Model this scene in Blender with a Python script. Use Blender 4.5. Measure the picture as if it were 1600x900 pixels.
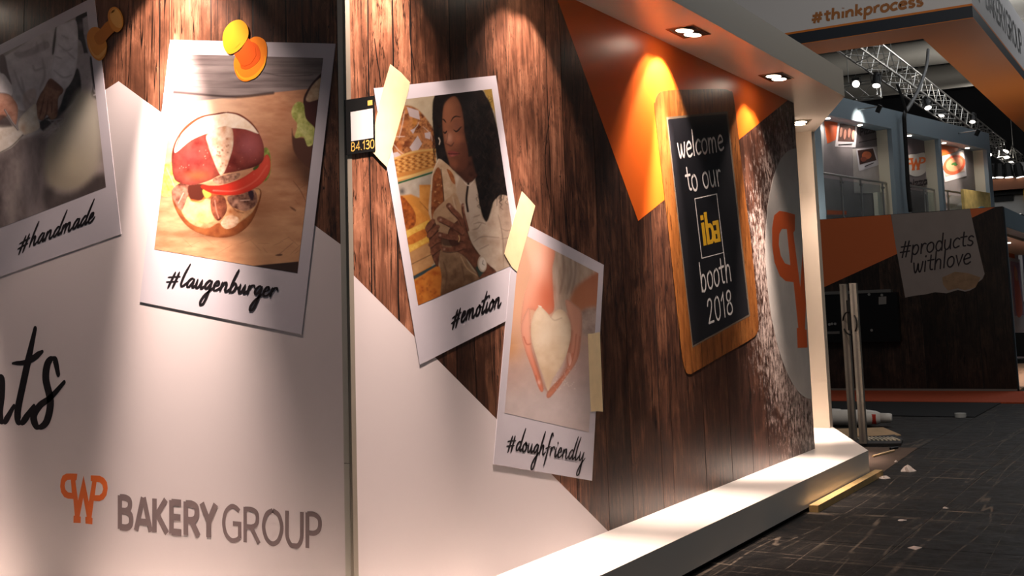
import bpy, bmesh, math, random
import numpy as np
from mathutils import Matrix, Vector, geometry as mgeo

# ---------------------------------------------------------------- clear
for _o in list(bpy.data.objects):
    bpy.data.objects.remove(_o, do_unlink=True)
scene = bpy.context.scene
COL = scene.collection

# ---------------------------------------------------------------- camera
# calibrated from the photograph (1600x900): focal length 1775 px, principal
# point (800, 291.75); world X = away from the printed wall, Y = along it, Z up
F_PX, CX, CY, EYE = 1775.0, 800.0, 291.75, 1.55
def _n(v):
    v = np.asarray(v, float)
    return v / np.linalg.norm(v)
def _ray(x, y):
    return np.array([(x - CX) / F_PX, (y - CY) / F_PX, 1.0])
_up = _n(_ray(800 - 0.032 * 15600, 450 - 15600.0))
_d = _n(_ray(1876.0, 461.0)); _d = _n(_d - _up * (_d @ _up))
_rt = np.cross(_d, _up)
if _rt[0] < 0: _rt = -_rt
ROT = np.array([_rt, _d, _up])           # camera (x right, y down, z fwd) -> world
CAMP = np.array([0.0, 0.0, EYE])
cam_data = bpy.data.cameras.new('camera')
cam = bpy.data.objects.new('camera', cam_data)
COL.objects.link(cam)
cam_data.sensor_width = 36.0
cam_data.lens = F_PX / 1600.0 * 36.0
cam_data.shift_y = (CY - 450.0) / 1600.0
cam_data.clip_end = 300
cam.matrix_world = Matrix(((ROT[0][0], -ROT[0][1], -ROT[0][2], 0.0),
                           (ROT[1][0], -ROT[1][1], -ROT[1][2], 0.0),
                           (ROT[2][0], -ROT[2][1], -ROT[2][2], EYE),
                           (0, 0, 0, 1)))
scene.camera = cam

# ---------------------------------------------------------------- world, exposure
scene.view_settings.view_transform = 'Standard'
scene.view_settings.look = 'None'
scene.view_settings.gamma = 1.0
scene.view_settings.use_curve_mapping = False
scene.view_settings.exposure = 0.0
world = bpy.data.worlds.new('dim_hall')
scene.world = world
world.use_nodes = True
world.node_tree.nodes['Background'].inputs[0].default_value = (0.82, 0.9, 1.0, 1)
world.node_tree.nodes['Background'].inputs[1].default_value = 0.06
LAMP_COL = (1.0, 0.775, 0.67)
LAMP_W = 1.25          # global multiplier of the booth spotlights
def area_light(name, loc, size, energy, col=(1, 1, 1), rot=(0, 0, 0), size_y=None):
    l = bpy.data.lights.new(name, 'AREA'); l.energy = energy; l.color = col
    l.shape = 'RECTANGLE'; l.size = size; l.size_y = size_y or size
    o = bpy.data.objects.new(name, l); COL.objects.link(o)
    o.location = loc; o.rotation_euler = rot
    return o
# unseen area lights added overhead to brighten the hall and the neighbouring booth
area_light('hall_fill_area', (0.5, 9.0, 11.2), 6.0, 330, (1.0, 0.93, 0.84), rot=(math.radians(48), 0, 0), size_y=5)
area_light('hall_fill_area', (-2.0, 32.0, 10.8), 8.0, 1000, (0.95, 0.97, 1.0), size_y=18)

# ---------------------------------------------------------------- helpers
def lin1(c):
    c = c / 255.0
    return c / 12.92 if c <= 0.04045 else ((c + 0.055) / 1.055) ** 2.4
def lin(c): return tuple(lin1(x) for x in c[:3])

def w_dir(x, y): return ROT @ _ray(x, y)
def proj(P):
    c = (np.asarray(P, float) - CAMP) @ ROT
    return CX + F_PX * c[..., 0] / c[..., 2], CY + F_PX * c[..., 1] / c[..., 2]
def on_z(x, y, z=0.0):
    v = w_dir(x, y); return CAMP + (z - EYE) / v[2] * v

class Frame:
    """A plane of the place: a runs along ea, b along eb, en is its outward normal."""
    def __init__(s, o, ea, eb, en):
        s.o, s.ea, s.eb, s.en = (np.array(v, float) for v in (o, ea, eb, en))
    def ab(s, x, y):
        v = w_dir(x, y); t = ((s.o - CAMP) @ s.en) / (v @ s.en)
        p = CAMP + t * v - s.o
        return (p @ s.ea, p @ s.eb)
    def w(s, a, b, off=0.0): return s.o + a * s.ea + b * s.eb + off * s.en
XW, YC, YE = -3.205, 3.93, 10.7          # right wall plane, corner, wall end
ZP, ZS = 0.241, 3.52                     # plinth top, soffit underside
XO = -2.715                              # outer face of plinth and soffit
FR = Frame((XW, 0, 0), (0, 1, 0), (0, 0, 1), (1, 0, 0))
FL = Frame((0, YC, 0), (1, 0, 0), (0, 0, 1), (0, -1, 0))
YB = 21.3
FB = Frame((0, YB, 0), (1, 0, 0), (0, 0, 1), (0, -1, 0))

WL = {}                                   # world location of every object
def link(o, wl, parent=None):
    COL.objects.link(o)
    wl = np.array(wl, float); WL[o.name] = wl
    if parent is not None:
        o.parent = parent; o.location = wl - WL[parent.name]
    else:
        o.location = wl
    return o
def thing(name, loc, label, cat, group=None):
    o = bpy.data.objects.new(name, None); o.empty_display_size = 0.1
    link(o, loc)
    return tag(o, label, cat, group)
def tag(o, label=None, cat=None, group=None, kind=None):
    if label: o['label'] = label
    if cat: o['category'] = cat
    if group: o['group'] = group
    if kind: o['kind'] = kind
    return o
def mesh_obj(name, verts, faces, mat, parent=None, origin=None, smooth=False):
    verts = np.asarray(verts, float)
    if origin is None:
        lo, hi = verts.min(0), verts.max(0)
        origin = np.array([(lo[0] + hi[0]) / 2, (lo[1] + hi[1]) / 2, lo[2]])
    me = bpy.data.meshes.new(name)
    me.from_pydata([tuple(v) for v in (verts - origin)], [], [tuple(f) for f in faces])
    if mat is not None: me.materials.append(mat)
    if smooth: me.polygons.foreach_set('use_smooth', [True] * len(me.polygons))
    me.update()
    return link(bpy.data.objects.new(name, me), origin, parent)

class MB:
    """collects simple shapes into one mesh"""
    def __init__(s): s.v, s.f = [], []
    def add(s, v, f):
        n = len(s.v); s.v += [tuple(p) for p in v]; s.f += [tuple(i + n for i in q) for q in f]; return s
    def box(s, lo, hi, M=None):
        x0, y0, z0 = lo; x1, y1, z1 = hi
        v = [(x0,y0,z0),(x1,y0,z0),(x1,y1,z0),(x0,y1,z0),(x0,y0,z1),(x1,y0,z1),(x1,y1,z1),(x0,y1,z1)]
        if M is not None: v = [tuple(M @ Vector(p)) for p in v]
        return s.add(v, [(3,2,1,0),(4,5,6,7),(0,1,5,4),(1,2,6,5),(2,3,7,6),(3,0,4,7)])
    def prism(s, poly, z0, z1):
        n = len(poly)
        v = [(p[0], p[1], z0) for p in poly] + [(p[0], p[1], z1) for p in poly]
        f = [tuple(range(n))[::-1], tuple(range(n, 2 * n))]
        f += [(i, (i + 1) % n, n + (i + 1) % n, n + i) for i in range(n)]
        return s.add(v, f)
    def tube(s, pts, r, n=8, cap=True, close=False):
        pts = [Vector(p) for p in pts]; rs = r if isinstance(r, (list, tuple)) else [r] * len(pts)
        rings = []; prev = None
        for i, p in enumerate(pts):
            t = (pts[min(i + 1, len(pts) - 1)] - pts[max(i - 1, 0)]).normalized()
            ref = prev if prev is not None else (Vector((0, 0, 1)) if abs(t.z) < 0.9 else Vector((1, 0, 0)))
            x = (ref - t * ref.dot(t)).normalized(); prev = x; y = t.cross(x)
            rings.append([p + (x * math.cos(2 * math.pi * k / n) + y * math.sin(2 * math.pi * k / n)) * rs[i] for k in range(n)])
        v = [q for ring in rings for q in ring]; f = []
        for i in range(len(pts) - 1):
            for k in range(n):
                f.append((i*n + k, i*n + (k+1) % n, (i+1)*n + (k+1) % n, (i+1)*n + k))
        if cap:
            f.append(tuple(range(n))[::-1]); f.append(tuple(range((len(pts)-1)*n, len(pts)*n)))
        return s.add(v, f)
    def build(s, name, mat, parent=None, origin=None, smooth=False):
        return mesh_obj(name, s.v, s.f, mat, parent, origin, smooth)
def box(name, lo, hi, mat, parent=None): return MB().box(lo, hi).build(name, mat, parent)

def decal(name, fr, loops, mat, off=0.0006, parent=None, base=0.0):
    """flat printed / cut piece lying on a plane: loops = [outer, hole, ...] in (a, b)"""
    loops = [[(float(a), float(b)) for a, b in lp] for lp in loops]
    tris = mgeo.tessellate_polygon([[Vector((a, b, 0)) for a, b in lp] for lp in loops])
    flat = [p for lp in loops for p in lp]; n = len(flat)
    v = [fr.w(a, b, off) for a, b in flat] + [fr.w(a, b, base) for a, b in flat]
    f = []
    for t in tris:
        (a0, b0), (a1, b1), (a2, b2) = (flat[i] for i in t)
        ar = (a1 - a0) * (b2 - b0) - (a2 - a0) * (b1 - b0)
        if abs(ar) < 1e-12: continue
        # outward = en ; check handedness of the frame
        f.append(tuple(t) if ar * HAND(fr) > 0 else (t[0], t[2], t[1]))
    k = 0
    for lp in loops:
        m = len(lp)
        for i in range(m):
            j = (i + 1) % m
            f.append((k + i, k + j, n + k + j, n + k + i))
        k += m
    return mesh_obj(name, v, f, mat, parent)
def HAND(fr): return 1.0 if np.cross(fr.ea, fr.eb) @ fr.en > 0 else -1.0

def spline(pts, n=8, closed=True):
    """Catmull-Rom through the points"""
    P = np.array(pts, float); m = len(P); out = []
    rng = range(m) if closed else range(m - 1)
    for i in rng:
        p1, p2 = P[i], P[(i + 1) % m]
        p0 = P[(i - 1) % m] if closed or i > 0 else 2 * p1 - p2
        p3 = P[(i + 2) % m] if closed or i + 2 < m else 2 * p2 - p1
        for t in np.arange(n) / n:
            out.append(0.5 * (2*p1 + (p2 - p0)*t + (2*p0 - 5*p1 + 4*p2 - p3)*t*t + (3*p1 - p0 - 3*p2 + p3)*t**3))
    if not closed: out.append(P[-1])
    return np.array(out)
def px_loop(fr, pts): return [fr.ab(x, y) for x, y in pts]
def crop(s, ox, oy):
    return lambda pts: [(ox + x / s, oy + y / s) for x, y in pts]
def circle(c, r, n=48, a0=0, a1=2 * math.pi, rb=None, rot=0):
    rb = rb or r; out = []
    for k in range(n):
        t = a0 + (a1 - a0) * k / (n if abs(a1 - a0 - 2*math.pi) < 1e-6 else n - 1)
        x, y = r * math.cos(t), rb * math.sin(t)
        out.append((c[0] + x*math.cos(rot) - y*math.sin(rot), c[1] + x*math.sin(rot) + y*math.cos(rot)))
    return out

# ---------------------------------------------------------------- materials
MATS = {}
def mat(name, col, rough=0.5, metal=0.0, spec=0.4, emit=None, es=0.0, var=0.0, vscale=8.0, bump=0.0, alpha=None, trans=0.0):
    if name in MATS: return MATS[name]
    m = bpy.data.materials.new(name); m.use_nodes = True
    nt = m.node_tree; b = nt.nodes['Principled BSDF']
    c = lin(col)
    b.inputs['Base Color'].default_value = (*c, 1)
    b.inputs['Roughness'].default_value = rough
    b.inputs['Metallic'].default_value = metal
    b.inputs['Specular IOR Level'].default_value = spec
    if trans: b.inputs['Transmission Weight'].default_value = trans
    if alpha is not None: b.inputs['Alpha'].default_value = alpha
    if emit:
        b.inputs['Emission Color'].default_value = (*lin(emit), 1); b.inputs['Emission Strength'].default_value = es
    if var or bump:
        tc = nt.nodes.new('ShaderNodeTexCoord'); nz = nt.nodes.new('ShaderNodeTexNoise')
        nz.inputs['Scale'].default_value = vscale; nz.inputs['Detail'].default_value = 5
        nt.links.new(tc.outputs['Object'], nz.inputs['Vector'])
        if var:
            rp = nt.nodes.new('ShaderNodeValToRGB')
            rp.color_ramp.elements[0].position = 0.3; rp.color_ramp.elements[1].position = 0.7
            rp.color_ramp.elements[0].color = (*[max(0, x * (1 - var)) for x in c], 1)
            rp.color_ramp.elements[1].color = (*[min(1, x * (1 + var)) for x in c], 1)
            nt.links.new(nz.outputs['Fac'], rp.inputs['Fac']); nt.links.new(rp.outputs['Color'], b.inputs['Base Color'])
        if bump:
            bp = nt.nodes.new('ShaderNodeBump'); bp.inputs['Strength'].default_value = bump; bp.inputs['Distance'].default_value = 0.01
            nt.links.new(nz.outputs['Fac'], bp.inputs['Height']); nt.links.new(bp.outputs['Normal'], b.inputs['Normal'])
    MATS[name] = m
    return m

def wood_print(name, dark, mid, light, flour=False, rough=0.36, gain=1.0, seed_scale=1.0):
    """printed old planks: vertical grain, cracks, blotches; every plank differs by its object"""
    m = bpy.data.materials.new(name); m.use_nodes = True
    nt = m.node_tree; N = nt.nodes.new; L = nt.links.new; b = nt.nodes['Principled BSDF']
    b.inputs['Roughness'].default_value = rough; b.inputs['Specular IOR Level'].default_value = 0.45
    geo = N('ShaderNodeNewGeometry'); oi = N('ShaderNodeObjectInfo')
    add = N('ShaderNodeVectorMath'); add.operation = 'ADD'
    comb = N('ShaderNodeCombineXYZ')
    mul = N('ShaderNodeMath'); mul.operation = 'MULTIPLY'; mul.inputs[1].default_value = 37.0
    L(oi.outputs['Random'], mul.inputs[0])
    for k in range(3): L(mul.outputs[0], comb.inputs[k])
    L(geo.outputs['Position'], add.inputs[0]); L(comb.outputs[0], add.inputs[1])
    def noise(scale, sx, sz, detail=6, rg=0.6, dist=0.0):
        mp = N('ShaderNodeMapping'); mp.inputs['Scale'].default_value = (sx, sx, sz)
        L(add.outputs[0], mp.inputs['Vector'])
        nz = N('ShaderNodeTexNoise'); nz.inputs['Scale'].default_value = scale
        nz.inputs['Detail'].default_value = detail; nz.inputs['Roughness'].default_value = rg; nz.inputs['Distortion'].default_value = dist
        L(mp.outputs[0], nz.inputs['Vector']); return nz.outputs['Fac']
    grain = noise(6.5, 3.6, 0.3, 8, 0.62, 0.8)
    fine = noise(30.0, 3.0, 0.25, 6, 0.7, 0.3)
    blot = noise(5.0, 1.2, 0.7, 7, 0.66, 0.6)
    mx = N('ShaderNodeMath'); mx.operation = 'MULTIPLY_ADD'; mx.inputs[1].default_value = 0.42
    L(fine, mx.inputs[0]); L(grain, mx.inputs[2])
    mx2 = N('ShaderNodeMath'); mx2.operation = 'MULTIPLY_ADD'; mx2.inputs[1].default_value = 1.0
    L(blot, mx2.inputs[0]); L(mx.outputs[0], mx2.inputs[2])
    rp = N('ShaderNodeValToRGB'); e = rp.color_ramp.elements
    mr = N('ShaderNodeMapRange'); mr.inputs['From Min'].default_value = 0.72; mr.inputs['From Max'].default_value = 1.72
    L(mx2.outputs[0], mr.inputs['Value']); L(mr.outputs[0], rp.inputs['Fac'])
    e[0].position = 0.15; e[0].color = (*lin(dark), 1); e[1].position = 0.9; e[1].color = (*lin(light), 1)
    k = e.new(0.5); k.color = (*lin(mid), 1)
    # long dark hairline cracks and pale scratches: thin contours of stretched noise
    def contour(sock, c, wd):
        q = N('ShaderNodeMath'); q.operation = 'SUBTRACT'; L(sock, q.inputs[0]); q.inputs[1].default_value = c
        q2 = N('ShaderNodeMath'); q2.operation = 'ABSOLUTE'; L(q.outputs[0], q2.inputs[0])
        q3 = N('ShaderNodeMapRange'); q3.inputs['From Min'].default_value = wd; q3.inputs['From Max'].default_value = wd * 0.3
        L(q2.outputs[0], q3.inputs['Value']); return q3.outputs[0]
    def gate(a, sock, lo, hi):
        q = N('ShaderNodeMapRange'); q.inputs['From Min'].default_value = lo; q.inputs['From Max'].default_value = hi; L(sock, q.inputs['Value'])
        q2 = N('ShaderNodeMath'); q2.operation = 'MULTIPLY'; L(a, q2.inputs[0]); L(q.outputs[0], q2.inputs[1]); return q2.outputs[0]
    def over(f, base, c):
        q = N('ShaderNodeMix'); q.data_type = 'RGBA'; L(f, q.inputs['Factor']); L(base, q.inputs[6]); q.inputs[7].default_value = (*lin(c), 1); return q.outputs[2]
    blot2 = noise(1.7, 1.0, 0.5, 3, 0.5)
    body = over(gate(contour(noise(5.0, 2.2, 0.07, 3, 0.5, 0.3), 0.5, 0.012), blot2, 0.42, 0.55), rp.outputs['Color'], tuple(int(x * 0.5) for x in dark))
    body = over(gate(contour(noise(11.0, 2.0, 0.16, 5, 0.6, 0.6), 0.53, 0.016), blot2, 0.62, 0.5), body, tuple(int(x * 0.6) for x in dark))
    body = over(gate(contour(noise(16.0, 2.4, 0.3, 4, 0.6, 1.2), 0.47, 0.010), blot, 0.5, 0.66), body, light)
    # per plank tone
    hs = N('ShaderNodeHueSaturation')
    mr2 = N('ShaderNodeMapRange'); mr2.inputs['To Min'].default_value = 0.55 * gain; mr2.inputs['To Max'].default_value = 1.25 * gain
    L(oi.outputs['Random'], mr2.inputs['Value']); L(mr2.outputs[0], hs.inputs['Value']); L(body, hs.inputs['Color'])
    out = hs.outputs['Color']
    if flour:
        nz = N('ShaderNodeTexNoise'); nz.inputs['Scale'].default_value = 26; nz.inputs['Detail'].default_value = 8; nz.inputs['Roughness'].default_value = 0.75
        mp = N('ShaderNodeMapping'); mp.inputs['Scale'].default_value = (1, 1, 0.55)
        L(geo.outputs['Position'], mp.inputs['Vector']); L(mp.outputs[0], nz.inputs['Vector'])
        big = N('ShaderNodeTexNoise'); big.inputs['Scale'].default_value = 1.6; L(geo.outputs['Position'], big.inputs['Vector'])
        sep = N('ShaderNodeSeparateXYZ'); L(geo.outputs['Position'], sep.inputs[0])
        # flour thickest around the emblem's rim
        def sub(sock, v):
            q = N('ShaderNodeMath'); q.operation = 'SUBTRACT'; L(sock, q.inputs[0]); q.inputs[1].default_value = v; return q.outputs[0]
        cv = N('ShaderNodeCombineXYZ'); L(sub(sep.outputs['Y'], 10.78), cv.inputs[0]); L(sub(sep.outputs['Z'], 1.75), cv.inputs[1])
        ln = N('ShaderNodeVectorMath'); ln.operation = 'LENGTH'; L(cv.outputs[0], ln.inputs[0])
        mask = N('ShaderNodeMapRange'); mask.inputs['From Min'].default_value = 2.15; mask.inputs['From Max'].default_value = 1.35
        L(ln.outputs['Value'], mask.inputs['Value'])
        sm = N('ShaderNodeMath'); sm.operation = 'MULTIPLY_ADD'; L(big.outputs['Fac'], sm.inputs[0]); sm.inputs[1].default_value = 0.22; L(nz.outputs['Fac'], sm.inputs[2])
        th = N('ShaderNodeMath'); th.operation = 'MULTIPLY_ADD'; L(mask.outputs[0], th.inputs[0]); th.inputs[1].default_value = 0.25; L(sm.outputs[0], th.inputs[2])
        mr3 = N('ShaderNodeMapRange'); mr3.inputs['From Min'].default_value = 0.78; mr3.inputs['From Max'].default_value = 0.98
        L(th.outputs[0], mr3.inputs['Value'])
        mixf = N('ShaderNodeMix'); mixf.data_type = 'RGBA'
        L(mr3.outputs[0], mixf.inputs['Factor']); L(out, mixf.inputs[6]); mixf.inputs[7].default_value = (*lin((196, 178, 168)), 1)
        out = mixf.outputs[2]
    L(out, b.inputs['Base Color'])
    MATS[name] = m
    return m

M_WHITE = mat('white_laminate', (226, 220, 212), 0.32, spec=0.5)
M_PRINTW = mat('white_print', (222, 212, 212), 0.42, spec=0.35)
M_CARD = mat('photo_card', (206, 200, 208), 0.38, spec=0.35)
M_ORANGE = mat('orange_print', (232, 104, 28), 0.34, spec=0.4)
M_INK = mat('black_ink', (22, 16, 20), 0.5, spec=0.3)
M_STEEL = mat('brushed_steel', (170, 168, 164), 0.3, metal=1.0)
M_DARK = mat('matt_black', (14, 14, 14), 0.6, spec=0.3)
M_GREYTXT = mat('grey_lettering', (124, 108, 108), 0.45)
M_LOGO = mat('orange_emblem', (226, 108, 44), 0.4)
M_TAPE = mat('cream_tape', (238, 214, 168), 0.5, var=0.06, vscale=14)
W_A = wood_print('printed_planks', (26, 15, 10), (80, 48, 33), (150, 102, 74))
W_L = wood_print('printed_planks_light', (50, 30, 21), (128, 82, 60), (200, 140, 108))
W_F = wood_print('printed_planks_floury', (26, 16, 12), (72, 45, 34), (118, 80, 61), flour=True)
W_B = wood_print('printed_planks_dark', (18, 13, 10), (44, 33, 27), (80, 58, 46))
# ================================================================ STRUCTURE
random.seed(4)
FOOT = [(-9.0, 3.44), (XO, 3.44), (XO, 10.7), (-3.585, 12.68), (-9.0, 12.68)]
def inset(poly, d):
    c = [(-9.0, 3.44 + d), (XO - d, 3.44 + d), (XO - d, 10.7 - d * 0.3), (-3.585 - d, 12.68 - d), (-9.0, 12.68 - d)]
    return c

def floor_material():
    m = bpy.data.materials.new('scuffed_black_floor'); m.use_nodes = True
    nt = m.node_tree; N = nt.nodes.new; L = nt.links.new; b = nt.nodes['Principled BSDF']
    geo = N('ShaderNodeNewGeometry')
    def noise(scale, sx, sy, detail, rg, dist=0.0):
        mp = N('ShaderNodeMapping'); mp.inputs['Scale'].default_value = (sx, sy, 1)
        L(geo.outputs['Position'], mp.inputs['Vector'])
        nz = N('ShaderNodeTexNoise'); nz.inputs['Scale'].default_value = scale; nz.inputs['Detail'].default_value = detail
        nz.inputs['Roughness'].default_value = rg; nz.inputs['Distortion'].default_value = dist
        L(mp.outputs[0], nz.inputs['Vector']); return nz.outputs['Fac']
    def rng(s, a, c, lo=0.0, hi=1.0):
        q = N('ShaderNodeMapRange'); q.inputs['From Min'].default_value = a; q.inputs['From Max'].default_value = c
        q.inputs['To Min'].default_value = lo; q.inputs['To Max'].default_value = hi; L(s, q.inputs['Value']); return q.outputs[0]
    def mx(f, a, c):
        q = N('ShaderNodeMix'); q.data_type = 'RGBA'; L(f, q.inputs['Factor'])
        if isinstance(a, tuple): q.inputs[6].default_value = (*lin(a), 1)
        else: L(a, q.inputs[6])
        q.inputs[7].default_value = (*lin(c), 1); return q.outputs[2]
    def mulf(a, c):
        q = N('ShaderNodeMath'); q.operation = 'MULTIPLY'; L(a, q.inputs[0])
        if isinstance(c, float): q.inputs[1].default_value = c
        else: L(c, q.inputs[1])
        return q.outputs[0]
    big = noise(0.9, 1, 1, 5, 0.6); mid = noise(5.0, 1, 1, 8, 0.7, 0.6)
    col = mx(rng(mid, 0.35, 0.7), (5, 4.5, 4), (26, 22, 18))
    # scuffs dragged along the aisle and across it
    s1 = noise(3.2, 9.0, 0.35, 6, 0.7, 0.4); s2 = noise(2.6, 0.3, 7.5, 6, 0.7, 0.5)
    gate = rng(big, 0.45, 0.62)
    col = mx(mulf(mulf(rng(s1, 0.55, 0.70), gate), 0.8), col, (100, 90, 76))
    col = mx(mulf(mulf(rng(s2, 0.61, 0.74), rng(big, 0.56, 0.4)), 0.7), col, (96, 87, 76))
    # thin drag marks
    def contour(sock, c, wd):
        q = N('ShaderNodeMath'); q.operation = 'SUBTRACT'; L(sock, q.inputs[0]); q.inputs[1].default_value = c
        q2 = N('ShaderNodeMath'); q2.operation = 'ABSOLUTE'; L(q.outputs[0], q2.inputs[0]); return rng(q2.outputs[0], wd, wd * 0.25)
    for sc_, sx_, sy_, cc_ in ((1.6, 2.2, 0.10, 0.5), (1.3, 0.08, 2.6, 0.52)):
        ln_ = noise(sc_, sx_, sy_, 2, 0.4, 0.2)
        col = mx(mulf(mulf(contour(ln_, cc_, 0.009), rng(mid, 0.42, 0.60)), 0.75), col, (116, 104, 90))
    sp = noise(38.0, 1, 1, 3, 0.6)
    col = mx(mulf(rng(sp, 0.68, 0.74), 0.35), col, (150, 140, 128))
    L(col, b.inputs['Base Color'])
    r = rng(mid, 0.3, 0.75, 0.42, 0.72); L(r, b.inputs['Roughness'])
    b.inputs['Specular IOR Level'].default_value = 0.14
    bp = N('ShaderNodeBump'); bp.inputs['Strength'].default_value = 0.25; bp.inputs['Distance'].default_value = 0.01
    L(mid, bp.inputs['Height']); L(bp.outputs['Normal'], b.inputs['Normal'])
    return m
M_FLOOR = floor_material()
M_SEAM = mat('floor_seam_dust', (88, 80, 72), 0.8)
floor = box('floor', (-30, -4, -0.06), (22, 62, -0.003), M_SEAM)
tag(floor, 'scuffed black exhibition hall floor', kind='structure')
fx = [-30, -12, -8.33, -6.47, -4.61, -2.75, -1.82, -0.89, 0.97, 2.83, 22]
fy = [-4, 2.5, 7.73, 12.95, 18.2, 23.4, 28.6, 62]
for i in range(len(fx) - 1):
    for j in range(len(fy) - 1):
        g = 0.004
        box('floor_panel', (fx[i] + g, fy[j] + g, -0.003), (fx[i+1] - g, fy[j+1] - g, 0.0), M_FLOOR, floor)

plinth = MB().prism(FOOT, 0.03, ZP).build('baseboard_right', M_WHITE)
tag(plinth, 'long white lit plinth running along the foot of the printed wall', kind='structure')
MB().prism(inset(FOOT, 0.035), 0.0, 0.03).build('toe_recess', M_DARK, plinth)
soffit = MB().prism(FOOT, ZS, 3.775).build('trim_1', mat('soffit_white', (222, 212, 198), 0.35, spec=0.5))
tag(soffit, 'white canopy edge with recessed spotlights above the printed wall', kind='structure')
M_WALLBASE = mat('plank_gap_print', (16, 9, 7), 0.5)
wall_r = box('wall_right', (XW - 0.1, YC + 0.004, ZP), (XW, YE, ZS), M_WALLBASE)
tag(wall_r, 'long printed wall with dark planks, white and orange triangles', kind='structure')
wall_l = box('wall_left', (-9.0, YC, ZP), (XW - 0.042, YC + 0.1, ZS), M_WALLBASE)
tag(wall_l, 'printed wall panel facing the camera with white triangle and planks', kind='structure')
# the wall goes on around the far, blunt corner
q0, q1 = np.array([XW - 0.1, YE]), np.array([-4.05, 12.56]); dd = (q1 - q0) / np.linalg.norm(q1 - q0); nn = np.array([-dd[1], dd[0]]) * 0.1
wall_b = MB().prism([tuple(q0 + [0.1, 0]), tuple(q1 + [0.1, 0]), tuple(q1), tuple(q0)], ZP, ZS).build('wall_back', M_WHITE)
tag(wall_b, kind='structure')
col_ = box('trim_3', (-4.3, 12.56, ZP), (-3.582, 12.68, ZS), mat('column_cream', (226, 212, 192), 0.4, spec=0.45))
tag(col_, 'cream upright closing the far end of the printed booth wall', kind='structure')
prof = thing('trim_2', (XW - 0.02, YC, ZP), 'pale aluminium corner profile between the two printed walls', None)
tag(prof, kind='structure')
M_ALU = mat('pale_aluminium', (196, 192, 180), 0.35, metal=0.35)
box('profile_edge', (XW - 0.042, YC - 0.004, 0.945), (XW - 0.012, YC + 0.04, ZS), M_ALU, prof)
box('profile_edge', (XW - 0.042, YC - 0.004, ZP), (XW - 0.012, YC + 0.04, 0.942), M_ALU, prof)
box('profile_bead', (XW - 0.012, YC - 0.001, ZP), (XW + 0.002, YC + 0.03, ZS), mat('profile_grey', (158, 150, 136), 0.4, metal=0.2), prof)

# ---------------------------------------------------------------- printed planks
def plank_row(fr, edges, z0, z1, mats, parent, seed):
    rnd = random.Random(seed)
    zz = np.linspace(z0, z1, 15)
    lines = []
    for i, e in enumerate(edges):
        if i in (0, len(edges) - 1): lines.append([e] * 15); continue
        x = 0; l = []
        for k in range(15):
            x += rnd.uniform(-1, 1) * 0.006; x *= 0.86; l.append(e + x)
        lines.append(l)
    for i in range(len(edges) - 1):
        g = 0.005 if edges[i+1] - edges[i] > 0.1 else 0.002
        g0 = rnd.choice((0.3, 1.0, 1.6)) * g
        lp = [(lines[i][k] + g0, zz[k]) for k in range(15)] + [(lines[i+1][k] - g, zz[k]) for k in range(14, -1, -1)]
        decal('plank', fr, [lp], mats(0.5 * (edges[i] + edges[i+1])), 0.0008, parent)
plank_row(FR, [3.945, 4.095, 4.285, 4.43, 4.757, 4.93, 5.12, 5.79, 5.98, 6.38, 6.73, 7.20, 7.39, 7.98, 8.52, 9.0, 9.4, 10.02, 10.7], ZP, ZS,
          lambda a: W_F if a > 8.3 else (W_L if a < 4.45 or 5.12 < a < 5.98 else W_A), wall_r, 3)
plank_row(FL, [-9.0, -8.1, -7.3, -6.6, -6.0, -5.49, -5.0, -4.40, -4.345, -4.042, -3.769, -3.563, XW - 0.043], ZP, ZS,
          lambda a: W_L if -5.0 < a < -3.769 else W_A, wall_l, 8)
# white triangles
a0, b0 = FR.ab(547, 425); a1, b1 = FR.ab(948, 828)
sl = (b1 - b0) / (a1 - a0)
aE = a0 + (ZP - b0) / sl
decal('white_triangle_print', FR, [[(YC + 0.008, ZP), (aE, ZP), (YC + 0.008, b0 + sl * (YC + 0.008 - a0))]], M_PRINTW, 0.0013, wall_r)
ap = FL.ab(185.5, 127); r1 = FL.ab(535.4, 384); l1 = FL.ab(165.5, 140)
sr = (r1[1] - ap[1]) / (r1[0] - ap[0]); s_l = (l1[1] - ap[1]) / (l1[0] - ap[0])
xr = XW - 0.043
bl = ap[1] + s_l * (-9.0 - ap[0])
decal('white_triangle_print', FL, [[(-9.0, ZP), (xr, ZP), (xr, ap[1] + sr * (xr - ap[0])), ap, (-9.0 if bl > ZP else ap[0] + (ZP + 0.02 - ap[1]) / s_l, max(bl, ZP + 0.02))]], M_PRINTW, 0.0013, wall_l)
# orange triangle under the soffit
t0, t1, t2, t3 = FR.ab(871, 0), FR.ab(997, 345.3), FR.ab(1152, 221), FR.ab(1230, 157)
def ext(p, q, b): return (p[0] + (q[0] - p[0]) * (b - p[1]) / (q[1] - p[1]), b)
decal('orange_triangle_print', FR, [[ext(t1, t0, ZS), t1, ext(t2, t3, ZS)]], M_ORANGE, 0.0013, wall_r)
# long wavering cracks in the planks
for pts in ([(861, 150), (856, 200), (852, 240), (853, 275), (860, 320), (857, 362)], [(585, 60), (589, 90), (596, 135)], [(640, 5), (641, 60), (648, 110)]):
    P = spline(px_loop(FR, pts), 6, False); wdt = 0.006
    lp = [(p[0] - wdt * (0.4 + 0.6 * math.sin(math.pi * (i + .5) / len(P))), p[1]) for i, p in enumerate(P)] + [(p[0] + wdt * 0.4, p[1]) for p in P[::-1]]
    decal('plank_crack', FR, [lp], M_WALLBASE, 0.0011, wall_r)

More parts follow.
